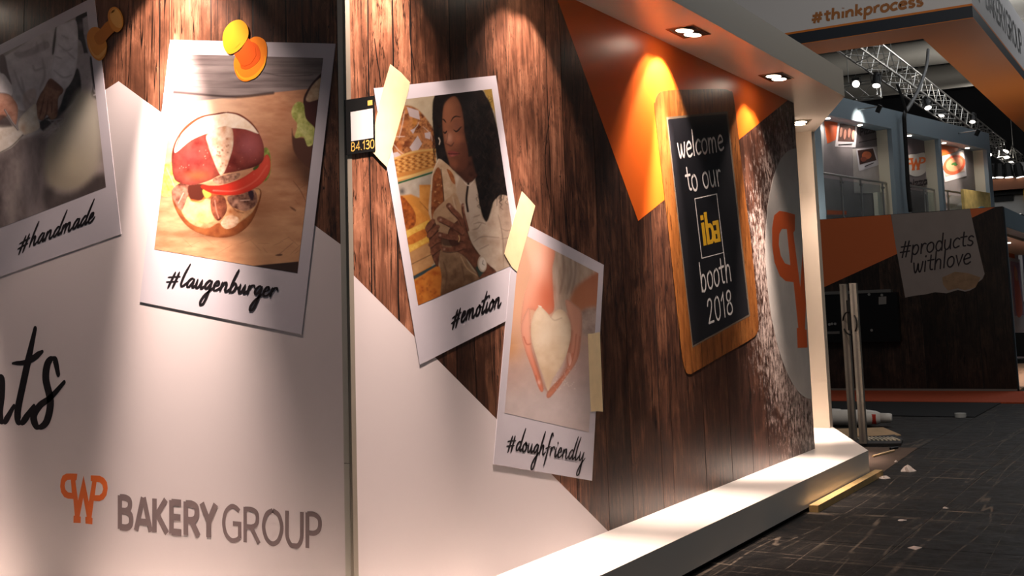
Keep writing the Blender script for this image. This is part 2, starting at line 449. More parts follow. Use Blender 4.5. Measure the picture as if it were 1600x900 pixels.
# ================================================================ RECESSED SPOTLIGHTS (with their light)
M_LENS = mat('lamp_lens', (255, 250, 240), 0.4, emit=(255, 236, 214), es=14.0)
M_CHROME = mat('chrome_trim', (190, 180, 165), 0.22, metal=1.0)
M_GIMBAL = mat('fixture_inside', (60, 50, 42), 0.5)
def spotlight(cx, cy, ang, tilt, label, spill=34, core=760, half=44, core_tilt=2.0, hot=-1, hot_tilt=10, hot_gain=1.0, hot_core=12, tilt2=None):
    """double downlight let into the soffit; ang = direction of its long side, lamps tip to the wall by tilt degrees"""
    t = thing('recessed_spotlight', (cx, cy, ZS), label, 'spotlight', 'recessed spotlights in the canopy')
    ca, sa = math.cos(ang), math.sin(ang)
    M = Matrix(((ca, -sa, 0, cx), (sa, ca, 0, cy), (0, 0, 1, ZS), (0, 0, 0, 1)))
    m = MB(); hl, hw, r = 0.165, 0.105, 0.016
    for lo, hi in (((-hl, -hw, -0.006), (hl, -hw + r, 0)), ((-hl, hw - r, -0.006), (hl, hw, 0)), ((-hl, -hw + r, -0.006), (-hl + r, hw - r, 0)), ((hl - r, -hw + r, -0.006), (hl, hw - r, 0))):
        m.box(lo, hi, M)
    m.build('frame', M_CHROME, t)
    MB().box((-hl + r, -hw + r, -0.002), (hl - r, hw - r, 0), M).build('recess_plate', M_GIMBAL, t)
    for k, s in enumerate((-1, 1)):
        c = M @ Vector((s * 0.075, 0, 0))
        tl = math.radians(tilt if (k == 0 or tilt2 is None) else tilt2)
        # towards the wall = +local y rotated
        wall = Vector((-sa, ca, 0)).normalized()
        ax = (Vector((0, 0, -1)) * math.cos(tl) + wall * math.sin(tl)).normalized()
        c0 = c + Vector((0, 0, -0.008))
        dn = (Vector((0, 0, -1)) * math.cos(tl * 0.3) + wall * math.sin(tl * 0.3)).normalized()
        lamp = MB().tube([c0 - dn * 0.004, c0 + dn * 0.004], 0.071, 24).build('lamp_ring', M_CHROME, t)
        MB().tube([c0 + dn * 0.004, c0 + dn * 0.007], [0.062, 0.058], 24).build('lens', M_LENS, lamp)
        # wide spill with a hard-ish edge (the scallops) and a narrow hot core
        hot_k = (k == hot)
        for nm, en, size, bl, tx in (('spot_spill', spill * (hot_gain if hot_k else 1.0), 2 * half, 0.35, math.radians(hot_tilt) if hot_k else tl), ('spot_core', core, 34, 1.0, math.radians(hot_core if hot_k else core_tilt))):
            axl = (Vector((0, 0, -1)) * math.cos(tx) + wall * math.sin(tx)).normalized()
            l = bpy.data.lights.new(nm, 'SPOT'); l.energy = en * LAMP_W; l.color = LAMP_COL
            l.spot_size = math.radians(size); l.spot_blend = bl; l.shadow_soft_size = 0.03
            o = bpy.data.objects.new(nm, l)
            link(o, tuple(c0 + axl * 0.02), t)
            o.rotation_euler = axl.to_track_quat('-Z', 'Y').to_euler()
    return t
# right wall: wall lies at -X of the lamps, so local +y must be -X  -> ang = 90 deg
A90 = math.radians(90)
spotlight(-2.94, 4.16, A90, 10, 'double recessed spotlight nearest the corner profile of the printed walls', hot=0, hot_core=2, hot_gain=3.4, core=430, spill=36, half=42)
spotlight(-2.94, 5.45, A90, 10, 'double recessed spotlight above the woman polaroid', hot=1, hot_core=1, hot_gain=1.9, spill=30, core=480, half=42)
spotlight(-2.94, 7.41, A90, 23, 'double recessed spotlight above the orange triangle', hot=1, hot_tilt=24, hot_gain=4.6, hot_core=15)
spotlight(-2.94, 9.36, A90, 10, 'double recessed spotlight near the canopy end', half=42, hot=0, hot_tilt=12, hot_gain=1.6, hot_core=7)
spotlight(-3.50, 11.87, math.radians(113.6), 4, 'farthest recessed spotlight above the cream upright', core_tilt=4)
# left wall: wall lies at +Y
spotlight(-4.22, 3.66, 0.0, 12, 'double recessed spotlight above the burger polaroid', hot=0, hot_tilt=14, hot_gain=3.0, hot_core=14)
spotlight(-6.23, 3.66, 0.0, 10, 'double recessed spotlight left of the baker polaroid')
# ================================================================ PRINTED PHOTOGRAPHS
def _hash(ix, iy, s):
    h = (ix * 374761393 + iy * 668265263 + s * 974711) & 0xffffffff
    h = ((h ^ (h >> 13)) * 1274126177) & 0xffffffff
    return ((h ^ (h >> 16)) & 0xffff) / 65535.0
def vnoise(x, y, s=0):
    ix = np.floor(x).astype(np.int64); iy = np.floor(y).astype(np.int64)
    fx = x - ix; fy = y - iy; fx = fx*fx*(3-2*fx); fy = fy*fy*(3-2*fy)
    a = _hash(ix, iy, s); b = _hash(ix+1, iy, s); c = _hash(ix, iy+1, s); d = _hash(ix+1, iy+1, s)
    return (a*(1-fx)+b*fx)*(1-fy) + (c*(1-fx)+d*fx)*fy
def fbm(x, y, s=0, o=4):
    t = 0; a = 0.5; n = 0
    for k in range(o):
        t = t + a * vnoise(x * 2**k, y * 2**k, s + k); n += a; a *= 0.55
    return t / n

class Paint:
    """colours the points of a print; shapes are given in photograph pixels of the print's own picture"""
    def __init__(s, X, Y):
        s.X, s.Y = X, Y; s.c = np.zeros((len(X), 3))
    def _col(s, col, idx):
        if callable(col): return np.asarray(col(s.X[idx], s.Y[idx]))
        return np.array(lin(col))[None, :]
    def fill(s, col): s.c[:] = s._col(col, slice(None))
    def _blend(s, idx, alpha, col):
        a = alpha[:, None]; s.c[idx] = s.c[idx] * (1 - a) + s._col(col, idx) * a
    def sd(s, P, closed=True, margin=8.0):
        P = np.asarray(P, float); lo = P.min(0) - margin; hi = P.max(0) + margin
        idx = np.where((s.X > lo[0]) & (s.X < hi[0]) & (s.Y > lo[1]) & (s.Y < hi[1]))[0]
        x, y = s.X[idx], s.Y[idx]; d = np.full(len(idx), 1e9); ins = np.zeros(len(idx), bool); tt = np.zeros(len(idx))
        m = len(P)
        for i in range(m if closed else m - 1):
            a, b = P[i], P[(i+1) % m]; ex, ey = b - a; wx, wy = x - a[0], y - a[1]
            t = np.clip((wx*ex + wy*ey) / (ex*ex + ey*ey + 1e-9), 0, 1)
            dd = np.hypot(wx - ex*t, wy - ey*t); up = dd < d; d = np.where(up, dd, d); tt = np.where(up, (i + t) / m, tt)
            if closed:
                c = ((a[1] > y) != (b[1] > y)) & (x < (b[0]-a[0]) * (y-a[1]) / (b[1]-a[1] + 1e-12) + a[0]); ins ^= c
        if closed: d = np.where(ins, -d, d)
        return idx, d, tt
    def poly(s, pts, col, soft=0.9, op=1.0, smooth=True, shade=None):
        P = spline(pts, 5) if smooth else np.array(pts, float)
        idx, d, _ = s.sd(P, margin=soft + 2)
        if not len(idx): return
        al = np.clip(0.5 - d / (2*soft), 0, 1); al = al*al*(3-2*al)
        s._blend(idx, al * op, col)
        if shade:                                   # darker towards the outline, as in the printed picture
            w, k = shade; f = 1 - k * np.clip(1 + d / w, 0, 1)**2 * (d < 0)
            s.c[idx] *= f[:, None]
    def line(s, pts, w, col, soft=0.7, op=1.0, taper=False):
        P = spline(pts, 5, False)
        idx, d, t = s.sd(P, False, margin=w + soft + 2)
        ww = w / 2 * (np.sin(np.pi * np.clip(t, 0.02, 0.98)) ** 0.5 if taper else 1)
        al = np.clip(0.5 - (d - ww) / (2*soft), 0, 1); s._blend(idx, al * op, col)
    def blob(s, c, r, col, op=1.0, ry=None, p=1.0):
        ry = ry or r; q = ((s.X - c[0]) / r)**2 + ((s.Y - c[1]) / ry)**2
        idx = np.where(q < 6)[0]; s._blend(idx, op * np.exp(-(q[idx]**p) * 1.2), col)
    def mottle(s, pts, amt, scale, sx=1.0, sy=1.0, seed=0, rot=0.0):
        if pts is None: idx = np.arange(len(s.X)); al = np.ones(len(idx))
        else:
            idx, d, _ = s.sd(spline(pts, 5), margin=2); al = np.clip(0.5 - d / 3, 0, 1)
        x, y = s.X[idx], s.Y[idx]; cr, sr_ = math.cos(rot), math.sin(rot)
        u, v = (x*cr + y*sr_) / scale * sx, (-x*sr_ + y*cr) / scale * sy
        f = 1 + (fbm(u, v, seed) - 0.5) * 2 * amt * al
        s.c[idx] *= np.clip(f, 0.05, 3)[:, None]
def mixc(c0, c1, f):
    f = np.clip(f, 0, 1)[:, None]; return np.array(lin(c0))[None] * (1-f) + np.array(lin(c1))[None] * f
def noisec(c0, c1, scale, seed, sx=1, sy=1, gain=1.6):
    return lambda x, y: mixc(c0, c1, (fbm(x/scale*sx, y/scale*sy, seed) - 0.5) * gain + 0.5)
def gradc(c0, c1, p, q):
    (x0, y0), (x1, y1) = p, q; L2 = (x1-x0)**2 + (y1-y0)**2
    return lambda x, y: mixc(c0, c1, ((x-x0)*(x1-x0) + (y-y0)*(y1-y0)) / L2)

M_PHOTO = bpy.data.materials.new('printed_photo'); M_PHOTO.use_nodes = True
_b = M_PHOTO.node_tree.nodes['Principled BSDF']; _b.inputs['Roughness'].default_value = 0.36; _b.inputs['Specular IOR Level'].default_value = 0.4
_a = M_PHOTO.node_tree.nodes.new('ShaderNodeAttribute'); _a.attribute_name = 'print'
_nz = M_PHOTO.node_tree.nodes.new('ShaderNodeTexNoise'); _nz.inputs['Scale'].default_value = 320.0
_mx = M_PHOTO.node_tree.nodes.new('ShaderNodeMix'); _mx.data_type = 'RGBA'; _mx.blend_type = 'OVERLAY'; _mx.inputs['Factor'].default_value = 0.12
M_PHOTO.node_tree.links.new(_a.outputs['Color'], _mx.inputs[6]); M_PHOTO.node_tree.links.new(_nz.outputs['Color'], _mx.inputs[7])
M_PHOTO.node_tree.links.new(_mx.outputs[2], _b.inputs['Base Color'])

def photo_print(fr, quad, nu, nv, painter, parent, off, tone=1.0):
    """quad: TL, TR, BR, BL in (a, b)"""
    tl, tr, br, bl_ = (np.array(p) for p in quad)
    u, v = np.meshgrid(np.linspace(0, 1, nu), np.linspace(0, 1, nv))
    u, v = u.ravel()[:, None], v.ravel()[:, None]
    ab = (tl*(1-u) + tr*u)*(1-v) + (bl_*(1-u) + br*u)*v
    W = fr.o + ab[:, :1]*fr.ea + ab[:, 1:]*fr.eb + off*fr.en
    px, py = proj(W)
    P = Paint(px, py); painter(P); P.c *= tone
    i = np.arange(nu-1)[None] + nu*np.arange(nv-1)[:, None]; i = i.ravel()
    q = np.stack([i + nu, i + nu + 1, i + 1, i], 1)
    lo, hi = W.min(0), W.max(0); org = np.array([(lo[0]+hi[0])/2, (lo[1]+hi[1])/2, lo[2]])
    me = bpy.data.meshes.new('photo_print')
    me.vertices.add(len(W)); me.vertices.foreach_set('co', (W - org).astype(np.float32).ravel())
    me.loops.add(len(q)*4); me.loops.foreach_set('vertex_index', q.astype(np.int32).ravel())
    me.polygons.add(len(q)); me.polygons.foreach_set('loop_start', (np.arange(len(q))*4).astype(np.int32))
    me.update(calc_edges=True)
    at = me.attributes.new('print', 'FLOAT_COLOR', 'POINT')
    at.data.foreach_set('color', np.concatenate([np.clip(P.c, 0, 1), np.ones((len(W), 1))], 1).astype(np.float32).ravel())
    me.materials.append(M_PHOTO)
    return link(bpy.data.objects.new('photo_print', me), org, parent)

# ---------------------------------------------------------------- burger
def paint_burger(P):
    C = crop(2.572, 240, 80)
    one = lambda x, y: C([(x, y)])[0]
    P.fill(noisec((184, 122, 86), (220, 166, 126), 14, 1, 0.6, 1.8))
    P.blob(one(200, 250), 75, (246, 214, 186), 0.75)
    P.blob(one(560, 380), 70, (186, 128, 92), 0.5)
    P.blob(one(480, 800), 80, (222, 172, 128), 0.6)
    for k in range(26):                                       # knife scratches on the board
        r = random.Random(k); x, y = r.uniform(60, 590), r.uniform(560, 830); L = r.uniform(20, 70); an = r.uniform(-0.9, 0.9)
        P.line(C([(x, y), (x + L*math.cos(an), y + L*math.sin(an))]), 0.7, (140, 84, 54), 0.5, 0.5, True)
    P.line(C([(560, 520), (590, 560), (612, 605)]), 1.2, (110, 58, 40), 0.6, .8, True)
    P.line(C([(548, 625), (570, 640)]), 3, (100, 52, 38), 0.8, .8, True); P.line(C([(490, 820), (515, 818)]), 3, (70, 40, 34), .7, .9, True)
    P.line(C([(500, 820), (560, 770)]), 0.9, (140, 90, 70), .6, .7)
    # grey table behind
    tb = [(60, 0), (700, 0), (700, 150), (620, 152), (350, 180), (60, 215)]
    P.poly(C(tb), noisec((104, 92, 92), (150, 138, 136), 16, 5, 0.25, 2.4), 0.9, 1, False)
    P.line(C([(75, 165), (200, 176), (330, 184), (480, 168)]), 4.5, (62, 50, 50), 1.2, .9)
    P.line(C([(80, 172), (330, 192)]), 2, (170, 152, 144), 1.2, .5)
    for y in (50, 85, 115, 140): P.line(C([(80, y), (300, y + 6), (680, y + 2)]), 1.0, (70, 60, 62), 0.8, .5)
    P.line(C([(440, 85), (520, 100), (640, 95)]), 1.2, (60, 50, 52), .7, .8)
    P.poly(C([(400, 862), (582, 845), (582, 900), (460, 880)]), (62, 46, 42), .9, 1, False)
    # second burger at the edge
    P.blob(one(590, 440), 30, (84, 50, 34), 0.9, 30); P.blob(one(620, 500), 16, (60, 36, 28), 0.8, 24)
    P.poly(C([(556, 310), (566, 345), (610, 350), (660, 380), (640, 470), (590, 440), (560, 390)]), (88, 54, 42), 1.5)
    P.poly(C([(690, 90), (640, 125), (608, 180), (603, 240), (620, 290), (650, 312), (690, 250)]), (74, 34, 30), 1.0)
    P.poly(C([(690, 100), (645, 130), (614, 185), (618, 202), (640, 200), (690, 175)]), noisec((168, 136, 106), (206, 178, 148), 5, 3), 1.0)
    P.line(C([(676, 95), (640, 128), (608, 180), (604, 215)]), 2.0, (44, 22, 20), .8)
    P.poly(C([(555, 235), (575, 205), (602, 212), (612, 270), (648, 312), (646, 365), (620, 382), (602, 345), (568, 347), (578, 295), (558, 265)]), noisec((150, 160, 70), (222, 222, 140), 6, 9), .9)
    P.poly(C([(575, 300), (600, 290), (625, 318), (605, 340)]), noisec((170, 180, 90), (232, 228, 160), 5, 19), 1.2, .8)
    # the burger in front
    P.blob(one(250, 735), 62, (88, 48, 26), 0.85, 9); P.blob(one(420, 640), 30, (150, 92, 56), 0.55, 34)
    P.poly(C([(45, 455), (78, 450), (112, 520), (108, 545), (75, 577), (34, 578), (38, 500)]), noisec((120, 150, 52), (206, 214, 120), 6, 2), 1.0)
    P.line(C([(52, 470), (70, 510), (90, 560)]), 1.0, (222, 226, 160), .7, .8); P.line(C([(45, 520), (62, 560)]), 1.0, (110, 136, 50), .7, .8)
    P.poly(C([(440, 398), (460, 393), (472, 440), (466, 500), (440, 526), (425, 500)]), noisec((96, 128, 44), (176, 190, 96), 5, 12), .9)
    bb = [(75, 575), (95, 650), (150, 715), (240, 747), (320, 742), (380, 702), (415, 640), (432, 560), (380, 550), (250, 540), (120, 548)]
    P.poly(C(bb), noisec((126, 64, 34), (168, 98, 54), 10, 21), .9, 1, True, (9, .35))
    ch = [(132, 585), (112, 640), (150, 692), (215, 712), (262, 690), (292, 714), (338, 692), (398, 645), (428, 570), (400, 552), (300, 578), (230, 598), (170, 598)]
    P.poly(C(ch), noisec((168, 100, 58), (236, 184, 134), 12, 22, gain=2.0), 1.0, 1, True, (5, .25))
    P.poly(C([(140, 600), (200, 590), (240, 610), (240, 680), (180, 690), (135, 660)]), noisec((222, 158, 100), (246, 200, 150), 12, 4), 3, .9)
    P.poly(C([(72, 560), (110, 528), (150, 540), (134, 590), (112, 640), (84, 604)]), noisec((86, 44, 34), (172, 118, 98), 8, 6, gain=2.0), .9)
    P.poly(C([(232, 590), (282, 583), (294, 640), (262, 682), (234, 650)]), noisec((80, 34, 22), (160, 92, 66), 8, 7, gain=2.0), .9)
    P.poly(C([(298, 585), (350, 575), (402, 556), (417, 608), (372, 642), (312, 622)]), noisec((84, 44, 34), (196, 146, 122), 9, 8, gain=2.0), .9)
    P.poly(C([(270, 690), (300, 660), (340, 670), (332, 700), (292, 714)]), noisec((190, 140, 104), (236, 200, 168), 5, 9), .9)
    P.poly(C([(140, 540), (200, 534), (236, 556), (200, 596), (150, 600)]), (74, 30, 20), 1.5); P.line(C([(150, 600), (190, 605), (210, 585)]), 3, (214, 110, 50), 1.5, .8)
    P.poly(C([(196, 560), (215, 555), (232, 578), (210, 590)]), (150, 156, 70), 1.0)
    P.poly(C([(380, 560), (402, 565), (398, 600), (384, 585)]), (60, 40, 50), 1.0)
    P.line(C([(300, 600), (330, 640), (360, 650)]), 1.4, (96, 50, 38), .8, .7); P.line(C([(120, 570), (100, 610)]), 1.5, (206, 166, 150), .8, .8)
    P.line(C([(246, 600), (252, 640), (262, 670)]), 1.6, (206, 140, 116), .8, .8); P.line(C([(350, 600), (385, 598)]), 1.6, (226, 186, 168), .8, .8)
    # tomato
    P.poly(C([(192, 540), (262, 540), (350, 512), (420, 462), (452, 415), (470, 440), (464, 490), (424, 540), (344, 576), (262, 576), (212, 562)]), gradc((206, 40, 26), (226, 84, 64), one(240, 560), one(460, 440)), .9, 1, True, (5, .25))
    P.line(C([(240, 560), (330, 560), (410, 520), (455, 460)]), 1.5, (240, 130, 108), 1.2, .6)
    P.poly(C([(240, 512), (340, 488), (336, 514), (268, 536)]), noisec((96, 56, 44), (196, 150, 124), 4, 31), .9); P.poly(C([(400, 470), (425, 452), (420, 468), (405, 478)]), (70, 88, 40), .8)
    # pretzel bun
    bn = [(80, 505), (72, 430), (84, 370), (120, 310), (180, 265), (250, 250), (300, 245), (360, 262), (410, 308), (440, 370), (442, 432), (412, 462), (340, 482), (272, 496), (222, 520), (160, 537), (106, 530)]
    P.poly(C(bn), lambda x, y: mixc((96, 28, 24), (150, 68, 58), (fbm(x/14, y/14, 41) - .5)*1.6 + .35 + (x - 260)/500), .9, 1, True, (13, .42))
    P.blob(one(385, 380), 20, (176, 100, 104), .7, 20); P.blob(one(150, 420), 18, (150, 60, 58), .5, 16); P.blob(one(180, 500), 22, (158, 82, 40), .6, 8)
    P.poly(C([(86, 408), (100, 350), (150, 297), (200, 266), (262, 254), (312, 249), (372, 276), (422, 330), (370, 314), (315, 309), (270, 318), (215, 330), (150, 358)]), noisec((240, 214, 186), (255, 240, 222), 6, 51), .9)
    P.poly(C([(214, 335), (262, 306), (312, 308), (320, 370), (306, 430), (282, 490), (266, 494), (238, 432), (220, 380)]), noisec((216, 164, 130), (252, 226, 202), 7, 52), 1.0, 1, True, (4, .15))
    for k in range(16):
        r = random.Random(70 + k); P.blob(one(r.uniform(250, 305), r.uniform(340, 470)), 1.6, (150, 84, 60), .8)
    P.line(C([(90, 385), (118, 318), (165, 280), (202, 262)]), 1.8, (120, 62, 36), .8); P.line(C([(298, 246), (345, 255), (392, 288), (420, 325)]), 2.0, (112, 44, 30), .8)
    for k in range(30):
        r = random.Random(170 + k); P.blob(one(r.uniform(95, 420), r.uniform(370, 500)), 0.7, (214, 160, 140), .6)

# ---------------------------------------------------------------- woman with bread
def paint_woman(P):
    A = crop(4.5, 590, 120); B = crop(4.287, 600, 280)
    a1 = lambda x, y: A([(x, y)])[0]; b1_ = lambda x, y: B([(x, y)])[0]
    P.fill(noisec((176, 160, 132), (206, 192, 164), 20, 1))
    P.poly(A([(740, 80), (830, 70), (830, 260), (790, 200)]), noisec((176, 140, 60), (206, 172, 96), 8, 2), 1.5, 1, False)
    # bagged bread on the upper shelf
    P.poly(A([(170, 205), (285, 230), (400, 385), (410, 520), (250, 540), (95, 590), (90, 480), (140, 300)]), noisec((104, 52, 26), (206, 142, 88), 6, 3, 1, 1, 2.4), 1.5)
    for x, y, r_, c in ((200, 330, 5, (190, 120, 66)), (260, 320, 4, (206, 140, 60)), (150, 490, 5, (170, 96, 48)), (330, 420, 5, (196, 130, 84)), (220, 470, 6, (120, 62, 34)), (380, 430, 4, (160, 90, 44)), (180, 410, 5, (140, 76, 40))):
        P.blob(a1(x, y), r_, c, .8, r_ * 1.7)
    for l in ([(190, 240), (175, 330), (150, 430)], [(110, 470), (150, 520), (185, 545)], [(320, 350), (370, 400), (385, 450)], [(240, 380), (275, 350), (290, 320)], [(120, 420), (190, 420)]):
        P.line(A(l), 1.2, (226, 206, 190), .8, .75, True)
    for q in ([(205, 212), (288, 238), (298, 302), (225, 278)], [(282, 414), (313, 470), (263, 552), (225, 496)], [(96, 540), (140, 528), (172, 556), (118, 574)], [(230, 375), (268, 362), (250, 402)], [(330, 395), (372, 388), (370, 440), (335, 430)]):
        P.poly(A(q), (206, 192, 192), .7, .95, False)
    # wicker basket
    bk = [(108, 578), (250, 526), (410, 508), (410, 622), (384, 660), (140, 742)]
    P.poly(A(bk), (196, 134, 66), 1, 1, False)
    for i in range(6):
        for j in range(13):
            x = 118 + j*23 + (i % 2)*11; y = 590 + i*20 - (x - 110)*0.21 - i*2
            if x < 400: P.line(A([(x, y), (x + 9, y - 4), (x + 18, y - 1)]), 2.2, (228, 178, 106) if (i + j) % 2 else (132, 78, 34), .8, .9, True)
    P.line(A([(135, 722), (260, 690), (385, 648)]), 4, (222, 184, 112), .9); P.line(A([(108, 580), (250, 528), (410, 510)]), 3, (220, 176, 104), .9)
    P.line(A([(138, 750), (260, 712), (400, 668)]), 3.0, (36, 92, 58), .8)
    P.poly(A([(140, 758), (400, 678), (400, 860), (160, 860)]), noisec((176, 164, 146), (206, 196, 180), 12, 4), 1, 1, False)
    P.blob(a1(172, 805), 6, (72, 66, 66), .9, 7)
    # lower shelf
    P.poly(B([(95, 112), (180, 100), (320, 160), (320, 900), (200, 900)]), (206, 140, 62), 2, 1, False)
    P.poly(B([(236, 38), (330, 36), (330, 260), (240, 190)]), noisec((196, 126, 50), (224, 160, 82), 8, 6), 1, 1, False)
    P.line(B([(240, 150), (300, 215)]), 1.2, (150, 92, 40), .8)
    P.poly(B([(110, 118), (160, 150), (215, 240), (205, 310), (160, 338), (130, 280)]), noisec((116, 52, 22), (196, 108, 44), 5, 7), 1)
    P.poly(B([(180, 150), (300, 270), (215, 310), (215, 240)]), noisec((206, 130, 50), (230, 160, 72), 8, 8), 1, 1, False)
    P.poly(B([(148, 348), (300, 272), (310, 410), (168, 492)]), noisec((214, 160, 56), (240, 200, 100), 4, 9), 1, 1, False)
    P.poly(B([(160, 390), (285, 330), (290, 380), (170, 440)]), noisec((176, 96, 34), (214, 132, 54), 4, 10), 1)
    P.poly(B([(165, 496), (312, 418), (335, 565), (195, 645)]), noisec((176, 128, 82), (206, 160, 108), 10, 11), 1, 1, False); P.line(B([(180, 572), (315, 505)]), 1.2, (110, 76, 50), .7)
    P.line(B([(192, 664), (270, 622), (350, 580)]), 5.5, (52, 72, 76), 1.0)
    P.poly(B([(200, 690), (290, 620), (365, 575), (395, 620), (390, 790), (222, 860)]), noisec((184, 92, 30), (226, 144, 58), 7, 12), 1.2, 1, False)
    for k in range(14):
        r = random.Random(k); P.blob(b1_(r.uniform(220, 370), r.uniform(650, 790)), 1.6, (150, 70, 28), .7)
    # jacket
    P.poly(B([(420, -40), (560, -10), (650, 0), (690, 60), (830, 80), (880, 150), (860, 600), (740, 630), (640, 500), (585, 420), (560, 300), (480, 120)]), noisec((186, 162, 140), (222, 204, 184), 14, 13), 1.2, 1, True)
    P.poly(B([(770, 130), (850, 120), (870, 300), (850, 560), (800, 520), (785, 330)]), noisec((158, 132, 114), (206, 182, 160), 12, 14), 2, .8)
    for l in ([(600, 420), (660, 385), (770, 392)], [(590, 340), (625, 330), (650, 300)], [(785, 330), (820, 345), (850, 340)], [(640, 470), (700, 440)], [(800, 590), (798, 420), (780, 300), (765, 240)], [(585, 260), (640, 240)], [(790, 400), (850, 390)], [(600, 300), (640, 290), (680, 300)]):
        P.line(B(l), 1.4, (128, 104, 90), 1.0, .75, True)
    P.poly(B([(575, 60), (615, 30), (625, 120), (600, 250), (575, 280)]), (214, 196, 178), 1.2, .7)
    P.poly(A([(580, 700), (640, 750), (640, 830), (625, 890), (600, 900), (540, 820)]), (196, 172, 148), 1, 1, False)
    P.line(B([(575, -30), (560, 60), (552, 140), (562, 215)]), 3.4, (46, 32, 28), .9)
    P.line(A([(582, 700), (640, 765), (700, 695)]), 1.4, (232, 214, 196), .7)
    # hair behind, face
    hair = [(402, 128), (470, 118), (560, 100), (720, 88), (765, 140), (800, 210), (840, 350), (872, 520), (900, 700), (930, 830), (880, 830), (850, 840), (800, 900), (770, 960), (725, 925), (700, 780), (690, 690), (620, 700), (520, 650), (470, 610), (425, 590), (404, 450), (388, 300)]
    P.poly(A(hair), noisec((14, 10, 10), (40, 28, 24), 8, 15), 1.2)
    P.poly(B([(620, -60), (850, -60), (842, 90), (800, 100), (742, 108), (726, 180), (690, 284), (655, 236), (640, 130)]), noisec((14, 10, 10), (38, 28, 24), 6, 16), 1.6)
    for k in range(24):
        r = random.Random(300 + k); x = r.uniform(640, 850); P.line(B([(x, r.uniform(20, 80)), (x + r.uniform(-14, 14), r.uniform(100, 190))]), 1.0, (22, 16, 14), .7, .8, True)
    P.poly(A([(540, 640), (650, 560), (700, 560), (702, 690), (640, 748), (582, 706)]), noisec((64, 34, 24), (88, 52, 38), 8, 17), 1.5)
    face = [(458, 250), (474, 190), (510, 148), (548, 140), (585, 200), (604, 300), (612, 400), (632, 500), (640, 600), (612, 660), (560, 668), (520, 640), (498, 590), (484, 540), (472, 490), (464, 430), (455, 340)]
    P.poly(A(face), lambda x, y: mixc((150, 94, 66), (96, 54, 38), (fbm(x/9, y/9, 18) - .5)*.6 + ((x - 700) * 1.1 + (y - 190) * .35) / 42), 1.2, 1, True, (5, .3))
    P.blob(a1(505, 205), 9, (166, 108, 78), .55, 9); P.blob(a1(505, 430), 5, (206, 150, 124), .7, 8); P.blob(a1(560, 440), 8, (166, 100, 72), .55, 9); P.blob(a1(535, 610), 8, (150, 88, 62), .6, 7)
    P.poly(A([(575, 130), (612, 190), (640, 330), (640, 460), (660, 560), (700, 690), (760, 560), (700, 200)]), noisec((14, 10, 10), (34, 24, 22), 7, 19), 2.5)
    P.line(A([(514, 318), (530, 290), (552, 278), (582, 284)]), 2.0, (24, 14, 12), .7, 1, True); P.line(A([(452, 298), (466, 302), (480, 320)]), 2.2, (26, 16, 14), .7, 1, True)
    P.line(A([(534, 372), (556, 384), (588, 352)]), 2.4, (18, 10, 10), .7, 1, True); P.line(A([(462, 384), (474, 396), (486, 382)]), 2.4, (20, 12, 12), .7, 1, True)
    P.blob(a1(555, 340), 6, (120, 72, 58), .5, 5)
    P.line(A([(482, 470), (500, 478), (518, 486), (536, 462)]), 2.0, (72, 34, 26), .9, .9, True); P.line(A([(492, 400), (488, 440), (478, 468)]), 1.4, (84, 46, 36), 1.0, .6)
    P.poly(A([(494, 530), (516, 518), (548, 526), (578, 540), (545, 556), (510, 562)]), (132, 62, 56), .9); P.line(A([(496, 540), (530, 542), (576, 540)]), 1.3, (58, 20, 20), .6)
    P.blob(a1(526, 554), 3.4, (176, 100, 92), .6, 1.6)
    P.poly(A([(392, 160), (450, 140), (500, 140), (462, 200), (452, 300), (455, 420), (478, 530), (505, 620), (470, 610), (425, 595), (402, 460), (388, 300)]), noisec((14, 10, 10), (40, 30, 26), 6, 20), 1.8)
    for k in range(22):
        r = random.Random(500 + k); y = r.uniform(200, 560); P.line(A([(r.uniform(392, 410), y), (r.uniform(384, 400), y + 30), (r.uniform(392, 412), y + 60)]), 1.0, (24, 18, 16), .7, .8, True)
    for k in range(150):                                      # curls
        r = random.Random(900 + k); t_ = r.random()
        x = 640 + 230 * t_ * r.random() + 40 * t_; y = 130 + 760 * t_
        x += r.uniform(-10, 40)
        if r.random() < .45: x = 770 + (y - 150) * .21 + r.uniform(-30, 22)
        if x > 940: continue
        P.line(A([(x, y), (x + r.uniform(4, 16), y + 12), (x - r.uniform(2, 12), y + 28), (x + r.uniform(2, 14), y + 46)]), 1.1, (56, 44, 40) if r.random() < .55 else (12, 9, 9), .8, .7, True)
    P.line(A([(430, 430), (438, 450), (434, 475)]), 1.6, (214, 196, 176), .6, .9)
    # baguettes in paper
    P.poly(A([(430, 578), (475, 604), (530, 660), (548, 740), (560, 900), (560, 1000), (372, 1000), (374, 760), (384, 690), (405, 630)]), noisec((190, 158, 122), (226, 198, 166), 10, 23), 1.0)
    P.poly(A([(386, 730), (402, 670), (424, 636), (444, 660), (456, 740), (466, 860), (470, 1000), (382, 1000)]), noisec((118, 56, 26), (176, 106, 58), 5, 24), .9, 1, True, (3, .3))
    P.poly(A([(486, 648), (516, 664), (538, 706), (546, 756), (520, 736), (500, 690)]), noisec((130, 66, 32), (186, 116, 66), 5, 25), .8)
    P.line(A([(446, 650), (458, 760), (468, 880)]), 1.2, (70, 40, 26), .7); P.line(A([(430, 580), (404, 632), (384, 700), (376, 800)]), 1.2, (236, 216, 190), .7)
    for k in range(12):
        r = random.Random(600 + k); P.blob(a1(r.uniform(395, 455), r.uniform(700, 890)), 1.0, (226, 176, 120), .7)
    # paper bag
    bag = [(335, 220), (440, 118), (480, 96), (520, 190), (550, 330), (570, 420), (540, 500), (590, 600), (650, 668), (520, 740), (388, 800), (385, 650), (358, 500), (336, 330)]
